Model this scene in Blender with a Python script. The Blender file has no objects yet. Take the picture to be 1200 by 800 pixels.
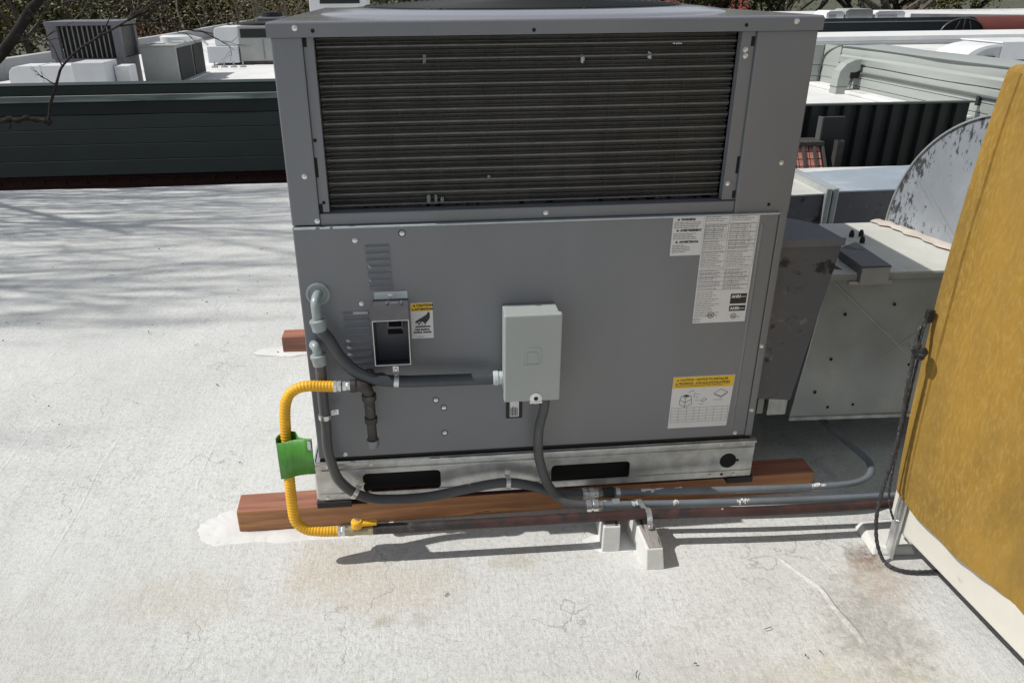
import bpy, bmesh, math, random
from mathutils import Vector, Matrix, noise
random.seed(7)
S = bpy.context.scene
COL = S.collection
PI = math.pi

# ------------------------------------------------------------------ camera, light, exposure
cam_d = bpy.data.cameras.new('camera'); cam = bpy.data.objects.new('camera', cam_d); COL.objects.link(cam)
yaw, pitch, roll = .0837, .4308, -.0093
fw = Vector((math.sin(yaw)*math.cos(pitch), math.cos(yaw)*math.cos(pitch), -math.sin(pitch)))
r0 = Vector((math.cos(yaw), -math.sin(yaw), 0)); u0 = r0.cross(fw)
rt = r0*math.cos(roll)+u0*math.sin(roll); up = u0*math.cos(roll)-r0*math.sin(roll)
cam.matrix_world = Matrix(((rt.x, up.x, -fw.x, .2903), (rt.y, up.y, -fw.y, -1.7212), (rt.z, up.z, -fw.z, 1.3495), (0, 0, 0, 1)))
cam_d.sensor_width = 36; cam_d.lens = 26.69; cam_d.shift_x = .0295; cam_d.shift_y = -.0051
cam_d.clip_start = .05; cam_d.clip_end = 900
S.camera = cam

ELEV = math.radians(50.5)
W = bpy.data.worlds.new('World'); S.world = W; W.use_nodes = True
wn = W.node_tree
sky = wn.nodes.new('ShaderNodeTexSky'); sky.sky_type = 'NISHITA'; sky.sun_disc = False
sky.sun_elevation = ELEV; sky.sun_rotation = math.radians(270); sky.air_density = 1.0; sky.dust_density = .6
hs = wn.nodes.new('ShaderNodeHueSaturation'); hs.inputs['Saturation'].default_value = .38      # white balance of the photograph: neutral shade
wn.links.new(sky.outputs[0], hs.inputs['Color']); wn.links.new(hs.outputs[0], wn.nodes['Background'].inputs[0]); wn.nodes['Background'].inputs[1].default_value = .085
sd = bpy.data.lights.new('sun', 'SUN'); sd.energy = 3.4; sd.angle = math.radians(.53); sd.color = (1, .965, .91)
sun = bpy.data.objects.new('sun', sd); COL.objects.link(sun)
ldir = Vector((.82, -.012, -1)).normalized()
sun.rotation_euler = ldir.to_track_quat('-Z', 'Y').to_euler(); sun.location = (-6, 0, 9)
S.view_settings.view_transform = 'Standard'; S.view_settings.look = 'None'
S.view_settings.exposure = .22; S.view_settings.gamma = 1

# ------------------------------------------------------------------ materials
def mk(name, c, rough=.5, metal=0., var=.12, vs=6., c2=None, s2=14., lo=.56, hi=.64, c3=None, s3=40., lo3=.6, hi3=.66,
       bump=.0, bs=60., bd=.002, st=(1, 1, 1), spec=.5, rv=.0, detail=6):
    m = bpy.data.materials.new(name); m.use_nodes = True
    t = m.node_tree; N = t.nodes; L = t.links; b = N['Principled BSDF']
    b.inputs['Metallic'].default_value = metal; b.inputs['Roughness'].default_value = rough
    b.inputs['Specular IOR Level'].default_value = spec
    tc = N.new('ShaderNodeTexCoord'); mp = N.new('ShaderNodeMapping'); mp.inputs['Scale'].default_value = st
    L.new(tc.outputs['Object'], mp.inputs[0])
    def nz(scale, det=detail):
        n = N.new('ShaderNodeTexNoise'); n.inputs['Scale'].default_value = scale; n.inputs['Detail'].default_value = det
        n.inputs['Roughness'].default_value = .62
        L.new(mp.outputs[0], n.inputs['Vector']); return n.outputs['Fac']
    def ramp(f, a, bb):
        r = N.new('ShaderNodeMapRange'); r.inputs[1].default_value = a; r.inputs[2].default_value = bb; r.interpolation_type = 'SMOOTHSTEP'
        L.new(f, r.inputs[0]); return r.outputs[0]
    def mix(f, a, bcol):
        x = N.new('ShaderNodeMix'); x.data_type = 'RGBA'; L.new(f, x.inputs[0])
        for s, v in ((6, a), (7, bcol)):
            if isinstance(v, tuple): x.inputs[s].default_value = (*v, 1)
            else: L.new(v, x.inputs[s])
        return x.outputs[2]
    d = tuple(min(1, v*(1-var)) for v in c); l = tuple(min(1, v*(1+var)) for v in c)
    f0 = ramp(nz(vs), .3, .7)
    col = mix(f0, d, l)
    if c2: col = mix(ramp(nz(s2), lo, hi), col, c2)
    if c3: col = mix(ramp(nz(s3), lo3, hi3), col, c3)
    L.new(col, b.inputs['Base Color'])
    if rv:
        r = N.new('ShaderNodeMapRange'); r.inputs[3].default_value = rough-rv; r.inputs[4].default_value = rough+rv
        L.new(nz(vs*2.3), r.inputs[0]); L.new(r.outputs[0], b.inputs['Roughness'])
    if bump:
        k = N.new('ShaderNodeBump'); k.inputs['Strength'].default_value = bump; k.inputs['Distance'].default_value = bd
        L.new(nz(bs), k.inputs['Height']); L.new(k.outputs[0], b.inputs['Normal'])
    m['n'] = name
    return m
MT = {}
def M_(n, *a, **k): MT[n] = mk(n, *a, **k)
M_('cabinet_paint', (.188, .195, .21), .34, .0, .05, 2, c2=(.205, .208, .212), s2=3.2, lo=.5, hi=.75, bump=.12, bs=2.6, bd=.02, rv=.08, st=(1.6, 1.6, .7))
M_('panel_top', (.30, .30, .335), .13, .3, .06, 2, rv=.05)
M_('galvanized', (.60, .61, .60), .34, .7, .16, 26, c2=(.44, .45, .44), s2=10, lo=.5, hi=.7, rv=.1, bump=.03, bs=80)
M_('duct_metal', (.47, .50, .495), .42, .45, .12, 5, c2=(.58, .57, .52), s2=3.5, lo=.5, hi=.72, rv=.1, bump=.05, bs=18, bd=.004)
M_('duct_top', (.58, .58, .53), .55, .1, .1, 4, c2=(.42, .38, .3), s2=9, lo=.6, hi=.75, bump=.05, bs=30)
M_('duct_bluish', (.42, .49, .55), .4, .35, .1, 3, c2=(.6, .64, .66), s2=6, lo=.55, hi=.7, rv=.08)
def flaking():
    m = mk('flaking_zinc', (.36, .39, .43), .5, .3, .10, 3, c2=(.42, .46, .50), s2=7, lo=.45, hi=.7, bump=.12, bs=30)
    t = m.node_tree; N = t.nodes; L = t.links; b = N['Principled BSDF']
    old = b.inputs['Base Color'].links[0].from_socket
    tc = N.new('ShaderNodeTexCoord'); sp = N.new('ShaderNodeSeparateXYZ'); L.new(tc.outputs['Object'], sp.inputs[0])
    def mth(op, a, c):
        x = N.new('ShaderNodeMath'); x.operation = op
        for i, v in enumerate((a, c)):
            if isinstance(v, (int, float)): x.inputs[i].default_value = v
            else: L.new(v, x.inputs[i])
        return x.outputs[0]
    def nz(s, st):
        mp = N.new('ShaderNodeMapping'); mp.inputs['Scale'].default_value = st; L.new(tc.outputs['Object'], mp.inputs[0])
        n = N.new('ShaderNodeTexNoise'); n.inputs['Scale'].default_value = s; n.inputs['Detail'].default_value = 7; n.inputs['Roughness'].default_value = .7; L.new(mp.outputs[0], n.inputs['Vector']); return n.outputs['Fac']
    def rg(f, a, c):
        r = N.new('ShaderNodeMapRange'); r.interpolation_type = 'SMOOTHSTEP'; r.inputs[1].default_value = a; r.inputs[2].default_value = c; L.new(f, r.inputs[0]); return r.outputs[0]
    yy = mth('ADD', sp.outputs['Y'], .182)
    d = mth('SQRT', mth('ADD', mth('MULTIPLY', yy, yy), mth('MULTIPLY', sp.outputs['Z'], sp.outputs['Z'])), 0)
    wear = mth('ADD', mth('MULTIPLY', rg(d, .24, .41), .10), mth('MULTIPLY', rg(sp.outputs['Z'], .16, .0), .06))
    f = mth('ADD', mth('ADD', mth('MULTIPLY', nz(34, (1, 1.7, .8)), .78), mth('MULTIPLY', nz(6, (1, 1, 1)), .30)), wear)
    for lo, hi, c in ((.645, .665, (.28, .31, .35)), (.680, .694, (.08, .085, .095))):
        x = N.new('ShaderNodeMix'); x.data_type = 'RGBA'; L.new(rg(f, lo, hi), x.inputs[0]); L.new(old, x.inputs[6]); x.inputs[7].default_value = (*c, 1); old = x.outputs[2]
    L.new(old, b.inputs['Base Color'])
    return m
MT['flaking_zinc'] = flaking()
M_('transition_grey', (.13, .13, .14), .5, .1, .1, 4, c2=(.03, .03, .03), s2=15, lo=.58, hi=.66, c3=(.24, .24, .24), s3=26, lo3=.60, hi3=.74, bump=.08, bs=30)
M_('coil_fin', (.062, .057, .049), .6, .3, .25, 9, c2=(.10, .095, .085), s2=300, lo=.45, hi=.6, bump=.3, bs=400, bd=.001, st=(3, 1, .4))
M_('coil_tube', (.068, .066, .063), .5, .5, .3, 15)
M_('guard_wire', (.165, .165, .16), .45, .3, .2, 20)
M_('black_hole', (.006, .006, .006), .8)
M_('rubber_black', (.02, .02, .02), .7, 0, .2, 20, bump=.1, bs=100)
M_('conduit_rubber', (.055, .062, .07), .42, 0, .12, 10, bump=.05, bs=150, rv=.08)
M_('conduit_rubber_light', (.075, .078, .08), .45, 0, .12, 10, bump=.05, bs=150, rv=.08)
M_('fitting_grey', (.285, .325, .33), .4, .1, .1, 30)
M_('fitting_pale', (.48, .54, .56), .35, .1, .1, 30)
M_('box_grey', (.36, .385, .375), .42, 0, .035, 4, bump=.03, bs=260, bd=.001)
M_('zinc', (.66, .67, .66), .28, .85, .15, 60, rv=.1)
M_('black_iron', (.06, .056, .054), .5, .5, .25, 30, c2=(.12, .10, .09), s2=40, lo=.55, hi=.7, bump=.1, bs=120)
M_('brass', (.42, .36, .22), .35, .8, .2, 40)
M_('yellow_jacket', (.76, .40, .014), .5, 0, .1, 20, c2=(.60, .30, .03), s2=30, lo=.55, hi=.75)
M_('yellow_handle', (.82, .43, .02), .4, 0, .06, 30)
M_('tag_green', (.05, .21, .02), .4, 0, .2, 9, bump=.4, bs=22, bd=.004, st=(3, 3, 1))
M_('gas_pipe', (.058, .027, .024), .5, .1, .3, 14, c2=(.03, .025, .025), s2=22, lo=.5, hi=.6, c3=(.62, .6, .56), s3=34, lo3=.7, hi3=.72, bump=.12, bs=60)
M_('emt', (.17, .195, .215), .45, .25, .12, 14, c2=(.62, .63, .62), s2=16, lo=.71, hi=.73, bump=.05, bs=80)
M_('emt_bare', (.22, .24, .26), .4, .5, .15, 14)
M_('wood_red', (.29, .12, .075), .55, 0, .35, 5, c2=(.33, .155, .10), s2=9, lo=.5, hi=.75, c3=(.05, .025, .018), s3=8, lo3=.68, hi3=.71, bump=.35, bs=14, bd=.003, st=(.5, 7, 7))
M_('wood_brown', (.37, .165, .066), .55, 0, .3, 5, c2=(.54, .28, .11), s2=9, lo=.5, hi=.75, c3=(.07, .035, .02), s3=8, lo3=.68, hi3=.71, bump=.35, bs=14, bd=.003, st=(.5, 7, 7))
M_('white_block', (.66, .66, .63), .7, 0, .08, 10, c2=(.30, .28, .25), s2=30, lo=.66, hi=.72, bump=.4, bs=40, bd=.004)
M_('block_top', (.30, .28, .26), .8, 0, .2, 10, c2=(.06, .055, .05), s2=22, lo=.5, hi=.6, bump=.5, bs=60, bd=.004, st=(4, .6, 1))
M_('sticker_white', (.70, .70, .71), .45, 0, .03, 6)
M_('sticker_yellow', (.80, .52, .02), .45, 0, .03, 6)
M_('ink', (.02, .02, .02), .5)
M_('ink_grey', (.26, .26, .27), .6)
M_('caulk_tan', (.50, .455, .40), .8, 0, .15, 20, bump=.4, bs=40, bd=.006)
M_('beam_white', (.64, .62, .56), .55, 0, .05, 5, c2=(.42, .34, .27), s2=12, lo=.68, hi=.75, bump=.08, bs=40)
M_('hood_steel', (.13, .13, .14), .34, .5, .1, 20, rv=.08)
M_('rope_dark', (.035, .035, .04), .8, 0, .5, 120, c2=(.28, .28, .27), s2=170, lo=.60, hi=.66, bump=.5, bs=150)
M_('mansard_green', (.0105, .020, .018), .6, 0, .12, 3, bump=.1, bs=18, bd=.004)
M_('mansard_cap', (.018, .034, .028), .5, 0, .12, 3, bump=.1, bs=18)
M_('mansard_flash', (.22, .27, .245), .55, 0, .25, 3.5, c2=(.13, .17, .15), s2=4, lo=.55, hi=.66, bump=.3, bs=9, bd=.01, st=(.4, 1, 3))
M_('brick_dark', (.09, .03, .028), .85, 0, .3, 9, bump=.3, bs=60)
M_('brick_red', (.46, .20, .165), .85, 0, .25, 9, bump=.3, bs=60)
M_('mortar', (.13, .115, .11), .9)
M_('membrane_white', (.74, .74, .73), .6, 0, .06, 2, c2=(.55, .55, .53), s2=1.2, lo=.55, hi=.7, bump=.1, bs=12)
M_('parapet_grey', (.40, .415, .42), .7, 0, .06, 2, bump=.1, bs=10)
M_('parapet_pale', (.72, .73, .72), .7, 0, .06, 2, bump=.1, bs=10)
M_('hvac_grey', (.17, .17, .19), .5, .1, .08, 3)
M_('hvac_pale', (.36, .375, .36), .55, .1, .08, 4, bump=.05, bs=10)
M_('hvac_dark', (.015, .018, .018), .65, .1, .15, 6)
M_('hvac_slat', (.25, .235, .23), .5, .2, .1, 6)
M_('duct_white', (.72, .73, .74), .5, 0, .05, 3, bump=.05, bs=8)
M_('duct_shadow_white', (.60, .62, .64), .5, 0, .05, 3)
M_('sage_metal', (.345, .37, .35), .5, .05, .05, 1.5, bump=.25, bs=1.6, bd=.03, st=(1, .5, 4))
M_('sage_dark', (.10, .11, .105), .5, .05, .1, 3)
M_('black_sheet', (.022, .025, .025), .5, .1, .15, 4)
M_('steel_dark', (.10, .09, .085), .5, .4, .2, 12)
M_('mansard_far', (.045, .055, .055), .6, 0, .1, 2)
M_('awning_red', (.115, .027, .02), .75, 0, .1, 3)
M_('roof_red', (.30, .07, .06), .8, 0, .2, 1)
M_('bark', (.024, .019, .015), .9, 0, .3, 8, c2=(.06, .05, .04), s2=14, lo=.5, hi=.7, bump=.6, bs=24, bd=.01)
M_('bark_light', (.11, .095, .08), .9, 0, .3, 8, c2=(.20, .18, .15), s2=22, lo=.5, hi=.7, bump=.6, bs=40, bd=.006)
M_('soil', (.09, .085, .06), .95, 0, .3, .3, c2=(.06, .075, .035), s2=.15, lo=.4, hi=.6)
for i, c in enumerate([(.12, .125, .030), (.08, .095, .026), (.165, .15, .045), (.07, .08, .03), (.14, .115, .055)]):
    M_('leaf_%d' % i, c, .6, 0, .35, 1.2)

def canvas():
    m = mk('tarp_canvas', (.31, .178, .025), .9, 0, .2, 2.5, c2=(.375, .24, .06), s2=85, lo=.40, hi=.76, c3=(.19, .125, .03), s3=3.4, lo3=.42, hi3=.80, bump=.35, bs=230, bd=.0015, st=(1, 1.5, .55))
    return m
MT['tarp_canvas'] = canvas()

def roof_material():
    m = bpy.data.materials.new('roof_coating'); m.use_nodes = True
    t = m.node_tree; N = t.nodes; L = t.links; b = N['Principled BSDF']; b.inputs['Roughness'].default_value = .62
    b.inputs['Specular IOR Level'].default_value = .35
    geo = N.new('ShaderNodeNewGeometry'); P = geo.outputs['Position']
    def mapping(sc):
        mp = N.new('ShaderNodeMapping'); mp.inputs['Scale'].default_value = sc; L.new(P, mp.inputs[0]); return mp.outputs[0]
    def nz(scale, sc=(1, 1, 1), det=7, rough=.6, dist=0):
        n = N.new('ShaderNodeTexNoise'); n.inputs['Scale'].default_value = scale; n.inputs['Detail'].default_value = det
        n.inputs['Roughness'].default_value = rough; n.inputs['Distortion'].default_value = dist
        L.new(mapping(sc), n.inputs['Vector']); return n.outputs['Fac']
    def rg(f, a, bb, c=0., d=1.):
        r = N.new('ShaderNodeMapRange'); r.interpolation_type = 'SMOOTHSTEP'
        for i, v in enumerate((a, bb, c, d)): r.inputs[i+1].default_value = v
        L.new(f, r.inputs[0]); return r.outputs[0]
    def mth(op, a, bb):
        x = N.new('ShaderNodeMath'); x.operation = op; x.use_clamp = False
        for i, v in enumerate((a, bb)):
            if isinstance(v, (int, float)): x.inputs[i].default_value = v
            else: L.new(v, x.inputs[i])
        return x.outputs[0]
    def mix(f, a, bcol):
        x = N.new('ShaderNodeMix'); x.data_type = 'RGBA'
        L.new(f, x.inputs[0])
        for s, v in ((6, a), (7, bcol)):
            if isinstance(v, tuple): x.inputs[s].default_value = (*v, 1)
            else: L.new(v, x.inputs[s])
        return x.outputs[2]
    col = mix(rg(nz(1.6), .35, .65), (.63, .642, .625), (.70, .712, .697))
    col = mix(rg(nz(7, det=10, rough=.75), .46, .72, 0, .4), col, (.52, .51, .475))
    # weathered mottling near the front of the roof (wear that belongs to the coating)
    sep = N.new('ShaderNodeSeparateXYZ'); L.new(P, sep.inputs[0])
    col = mix(mth('MULTIPLY', rg(nz(70, det=9, rough=.85), .48, .60), rg(nz(1.1), .36, .6, .3, .7)), col, (.46, .455, .43))
    col = mix(rg(nz(150, (1, .6, 1), det=4, rough=.8), .58, .70, 0, .55), col, (.36, .35, .33))
    for sc in ((1, .10, 1), (.10, 1, 1)):      # hair-fine brush and felt marks
        col = mix(mth('MULTIPLY', rg(nz(170, sc, det=4, rough=.7), .60, .70), rg(nz(4), .4, .6, .15, .6)), col, (.40, .395, .37))
    col = mix(rg(nz(300, det=3, rough=.85), .56, .68, 0, .75), col, (.36, .355, .33))
    # stains: (x, y, rx, ry, colour, amount)
    for (x, y, rx, ry, c, a, ns) in ((.16, -.25, .26, .13, (.54, .48, .38), .6, 5), (.02, -.14, .12, .12, (.53, .46, .35), .55, 7), (.50, -.19, .08, .045, (.46, .42, .33), .6, 8),
                                 (1.30, -.50, .13, .20, (.33, .315, .29), .75, 18), (1.405, -.27, .06, .06, (.17, .11, .075), .95, 22), (1.395, -.34, .10, .10, (.42, .33, .26), .65, 20), (1.12, -.75, .3, .2, (.50, .47, .34), .6, 7),
                                 (.17, -.365, .03, .02, (.42, .38, .3), .7, 30), (.25, -.37, .035, .03, (.44, .42, .38), .6, 30), (-.35, -.25, .25, .12, (.50, .46, .37), .5, 6), (-.75, -.55, .5, .4, (.48, .45, .40), .4, 6), (.85, -.7, .35, .25, (.47, .45, .42), .5, 9),
                                 (1.6, .6, .5, .35, (.36, .35, .32), .75, 4)):
        v = N.new('ShaderNodeVectorMath'); v.operation = 'SUBTRACT'; L.new(P, v.inputs[0]); v.inputs[1].default_value = (x, y, 0)
        v2 = N.new('ShaderNodeVectorMath'); v2.operation = 'MULTIPLY'; L.new(v.outputs[0], v2.inputs[0]); v2.inputs[1].default_value = (1/rx, 1/ry, 0)
        ln = N.new('ShaderNodeVectorMath'); ln.operation = 'LENGTH'; L.new(v2.outputs[0], ln.inputs[0])
        d = mth('ADD', ln.outputs['Value'], mth('MULTIPLY', mth('SUBTRACT', nz(ns*1.3, det=8, rough=.7), .5), 2.2))
        msk = mth('MULTIPLY', rg(d, 1.15, .35), rg(nz(60, det=8, rough=.8), .38, .6, .35, 1.))
        col = mix(mth('MULTIPLY', msk, a), col, c)
    # fine cracks and grit
    vo = N.new('ShaderNodeTexVoronoi'); vo.feature = 'DISTANCE_TO_EDGE'; vo.inputs['Scale'].default_value = 3.1
    dv = N.new('ShaderNodeVectorMath'); dv.operation = 'ADD'
    nn = N.new('ShaderNodeTexNoise'); nn.inputs['Scale'].default_value = 6; nn.inputs['Detail'].default_value = 6; L.new(P, nn.inputs['Vector'])
    sc_ = N.new('ShaderNodeVectorMath'); sc_.operation = 'SCALE'; sc_.inputs['Scale'].default_value = .35; L.new(nn.outputs['Color'], sc_.inputs[0])
    L.new(mapping((1.0, .45, 1)), dv.inputs[0]); L.new(sc_.outputs[0], dv.inputs[1]); L.new(dv.outputs[0], vo.inputs['Vector'])
    crack = mth('MULTIPLY', rg(vo.outputs['Distance'], .007, .0015), rg(nz(2.3), .50, .58, 0, .6))
    col = mix(crack, col, (.36, .35, .32))
    grit = rg(nz(210, det=2), .72, .76, 0, .7)
    col = mix(mth('MULTIPLY', grit, rg(nz(3), .35, .6, .2, 1.)), col, (.22, .2, .17))
    L.new(col, b.inputs['Base Color'])
    h = mth('ADD', mth('MULTIPLY', nz(24, det=9, rough=.72), .5), mth('MULTIPLY', nz(90, det=6, rough=.75), .40))
    h = mth('ADD', h, mth('MULTIPLY', nz(260, det=3, rough=.75), .26))
    h = mth('ADD', h, mth('MULTIPLY', nz(110, (1, .12, 1), det=4), .22))
    h = mth('ADD', h, mth('MULTIPLY', nz(110, (.12, 1, 1), det=4), .22))
    h = mth('ADD', h, mth('MULTIPLY', nz(5, (1, .35, 1), det=6), 1.0))
    h = mth('SUBTRACT', h, mth('MULTIPLY', crack, .35))
    h = mth('ADD', h, mth('MULTIPLY', nz(16, (.35, 1.4, 1), det=8, rough=.7, dist=1.5), .5))
    k = N.new('ShaderNodeBump'); k.inputs['Strength'].default_value = .7; k.inputs['Distance'].default_value = .010
    L.new(h, k.inputs['Height']); L.new(k.outputs[0], b.inputs['Normal'])
    return m
MT['roof_coating'] = roof_material()
M_('fresh_coating', (.69, .695, .68), .5, 0, .06, 16, c2=(.58, .58, .56), s2=30, lo=.56, hi=.72, bump=.3, bs=22, bd=.004)

# ------------------------------------------------------------------ mesh helpers
class B:
    def __init__(s): s.bm = bmesh.new()
    def box(s, x0, x1, y0, y1, z0, z1):
        v = [s.bm.verts.new((x, y, z)) for x in (x0, x1) for y in (y0, y1) for z in (z0, z1)]
        for q in ((0, 1, 3, 2), (4, 6, 7, 5), (0, 4, 5, 1), (2, 3, 7, 6), (0, 2, 6, 4), (1, 5, 7, 3)): s.bm.faces.new([v[i] for i in q])
        return s
    def hexa(s, p):      # 8 points: bottom ring (4), top ring (4)
        v = [s.bm.verts.new(q) for q in p]
        for q in ((3, 2, 1, 0), (4, 5, 6, 7), (0, 1, 5, 4), (1, 2, 6, 5), (2, 3, 7, 6), (3, 0, 4, 7)): s.bm.faces.new([v[i] for i in q])
        return s
    def prism(s, pts, d):  # planar polygon (3-D points) extruded by vector d
        d = Vector(d); a = [s.bm.verts.new(p) for p in pts]; b = [s.bm.verts.new(Vector(p)+d) for p in pts]; n = len(a)
        s.bm.faces.new(a[::-1]); s.bm.faces.new(b)
        for i in range(n): s.bm.faces.new((a[i], a[(i+1) % n], b[(i+1) % n], b[i]))
        return s
    def poly(s, pts): s.bm.faces.new([s.bm.verts.new(p) for p in pts]); return s
    def tube(s, path, r, seg=10, cap=True, rz=None):
        P = [Vector(p) for p in path]; n = len(P); rr = r if callable(r) else (lambda t: r)
        T = [(P[min(i+1, n-1)]-P[max(i-1, 0)]).normalized() for i in range(n)]
        a = Vector((0, 0, 1)) if abs(T[0].z) < .9 else Vector((1, 0, 0))
        u = (a-T[0]*a.dot(T[0])).normalized(); rings = []
        for i in range(n):
            u = (u-T[i]*u.dot(T[i])).normalized(); w = T[i].cross(u); q = rr(i/(n-1))
            rings.append([s.bm.verts.new(P[i]+(u*math.cos(k*2*PI/seg)*(rz if rz else 1)+w*math.sin(k*2*PI/seg))*q) for k in range(seg)])
        for i in range(n-1):
            for k in range(seg): s.bm.faces.new((rings[i][k], rings[i][(k+1) % seg], rings[i+1][(k+1) % seg], rings[i+1][k]))
        if cap: s.bm.faces.new(rings[0][::-1]); s.bm.faces.new(rings[-1])
        return s
    def lathe(s, c, axis, prof, seg=24):  # prof: (distance along axis, radius)
        A = Vector(axis).normalized(); a = Vector((0, 0, 1)) if abs(A.z) < .9 else Vector((1, 0, 0))
        u = (a-A*a.dot(A)).normalized(); w = A.cross(u); c = Vector(c); rings = []
        for d, r in prof: rings.append([s.bm.verts.new(c+A*d+(u*math.cos(k*2*PI/seg)+w*math.sin(k*2*PI/seg))*max(r, 1e-4)) for k in range(seg)])
        for i in range(len(rings)-1):
            for k in range(seg): s.bm.faces.new((rings[i][k], rings[i][(k+1) % seg], rings[i+1][(k+1) % seg], rings[i+1][k]))
        s.bm.faces.new(rings[0][::-1]); s.bm.faces.new(rings[-1])
        return s
    def bevel(s, w, seg=2, ang=40):
        bmesh.ops.recalc_face_normals(s.bm, faces=s.bm.faces[:])
        e = [e for e in s.bm.edges if len(e.link_faces) == 2 and e.calc_face_angle(0) > math.radians(ang)]
        bmesh.ops.bevel(s.bm, geom=e, offset=w, segments=seg, affect='EDGES', profile=.6, clamp_overlap=True); return s
def spline(pts, n=8):
    P = [Vector(p) for p in pts]; P = [P[0]*2-P[1]]+P+[P[-1]*2-P[-2]]; out = []
    for i in range(1, len(P)-2):
        a, b, c, d = P[i-1:i+3]
        for k in range(n):
            t = k/n; out.append(.5*((2*b)+(c-a)*t+(2*a-5*b+4*c-d)*t*t+(3*b-a-3*c+d)*t**3))
    out.append(P[-2]); return out
WL = {}
def tag(o, label=None, cat=None, group=None, kind=None):
    if label: o['label'] = label
    if cat: o['category'] = cat
    if group: o['group'] = group
    if kind: o['kind'] = kind
    return o
def thing(name, loc, label, cat, group=None):
    o = bpy.data.objects.new(name, None); COL.objects.link(o); o.location = loc; o.empty_display_size = .1
    WL[o.name] = Vector(loc); return tag(o, label, cat, group)
def obj(name, b, mat, parent=None, loc=None, smooth=False, label=None, kind=None, recalc=True):
    base = WL[parent.name] if parent else Vector((0, 0, 0))
    L = Vector(loc) if loc is not None else base
    if recalc: bmesh.ops.recalc_face_normals(b.bm, faces=b.bm.faces[:])
    bmesh.ops.translate(b.bm, verts=b.bm.verts[:], vec=-L)
    me = bpy.data.meshes.new(name); b.bm.to_mesh(me); b.bm.free()
    if smooth:
        for p in me.polygons: p.use_smooth = True
        try: me.set_sharp_from_angle(angle=math.radians(38))
        except Exception: pass
    for mm in (mat if isinstance(mat, (list, tuple)) else [mat]): me.materials.append(MT[mm])
    o = bpy.data.objects.new(name, me); COL.objects.link(o)
    o.location = L-base if parent else L
    if parent: o.parent = parent
    WL[o.name] = L
    return tag(o, label, None, None, kind)
def copy(o, loc, parent, rot=None, mat=None):      # another instance of a part, sharing its mesh
    c = o.copy(); COL.objects.link(c); c.parent = parent
    c.location = Vector(loc)-(WL[parent.name] if parent else Vector((0, 0, 0)))
    if rot is not None: c.rotation_euler = rot
    WL[c.name] = Vector(loc); return c
def text_b(s, size, x, y, z, align='LEFT', bold=0.):
    cu = bpy.data.curves.new('lettering', 'FONT'); cu.body = s; cu.size = size; cu.align_x = align; cu.resolution_u = 2; cu.offset = bold
    o = bpy.data.objects.new('lettering', cu); COL.objects.link(o)
    me = o.to_mesh(); b = B(); b.bm.from_mesh(me); o.to_mesh_clear()
    bpy.data.objects.remove(o); bpy.data.curves.remove(cu)
    for v in b.bm.verts: v.co = Vector((x+v.co.x, y, z+v.co.y))
    return b
def merge(a, b):
    me = bpy.data.meshes.new('tmp'); b.bm.to_mesh(me); b.bm.free(); a.bm.from_mesh(me); bpy.data.meshes.remove(me); return a
def ring_slot_panel(x0, x1, z0, z1, y, th, holes, seg=4):
    """a sheet in the xz plane with rounded rectangular holes cut through, thickness th towards +y"""
    b = B(); bm = b.bm
    xs = sorted({x0, x1, *[h[0] for h in holes], *[h[1] for h in holes]})
    zs = sorted({z0, z1, *[h[2] for h in holes], *[h[3] for h in holes]})
    def inside(cx, cz): return any(h[0] < cx < h[1] and h[2] < cz < h[3] for h in holes)
    vs = {}
    def V(x, z):
        if (x, z) not in vs: vs[(x, z)] = bm.verts.new((x, y, z))
        return vs[(x, z)]
    for i in range(len(xs)-1):
        for j in range(len(zs)-1):
            if not inside((xs[i]+xs[i+1])/2, (zs[j]+zs[j+1])/2):
                bm.faces.new((V(xs[i], zs[j]), V(xs[i+1], zs[j]), V(xs[i+1], zs[j+1]), V(xs[i], zs[j+1])))
    r = bmesh.ops.extrude_face_region(bm, geom=bm.faces[:])
    bmesh.ops.translate(bm, verts=[v for v in r['geom'] if isinstance(v, bmesh.types.BMVert)], vec=(0, th, 0))
    return b

# ------------------------------------------------------------------ the roof we stand on
def deck_z(x, y):
    z = .005*noise.noise(Vector((x*1.3, y*.8, 0)))+.0025*noise.noise(Vector((x*4, y*3, 5)))
    near = max(0, 1-max(abs(x-.6)/1.2, abs(y-.2)/.8))
    return (z-.004)*(1-min(1, near*3))
def roof_deck():
    b = B(); bm = b.bm
    x0, x1, y0, y1 = -4.7, 5.5, -7.0, 4.17; nx, ny = 170, 140
    g = []
    for j in range(ny+1):
        row = []
        for i in range(nx+1):
            x = x0+(x1-x0)*i/nx; y = y0+(y1-y0)*j/ny
            row.append(bm.verts.new((x, y, deck_z(x, y))))
        g.append(row)
    for j in range(ny):
        for i in range(nx): bm.faces.new((g[j][i], g[j][i+1], g[j+1][i+1], g[j+1][i]))
    edge = [g[0][i] for i in range(nx+1)]+[g[j][nx] for j in range(1, ny+1)]+[g[ny][i] for i in range(nx-1, -1, -1)]+[g[j][0] for j in range(ny-1, 0, -1)]
    low = [bm.verts.new((v.co.x, v.co.y, -.30)) for v in edge]
    for i in range(len(edge)): k = (i+1) % len(edge); bm.faces.new((edge[i], edge[k], low[k], low[i]))
    return obj('roof_deck', b, 'roof_coating', smooth=True, kind='structure')
roof_deck()
b = B(); b.box(-4.6, 5.4, -6.9, 4.1, -4.5, -.302); obj('building_wall', b, 'brick_dark', kind='structure')

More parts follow.
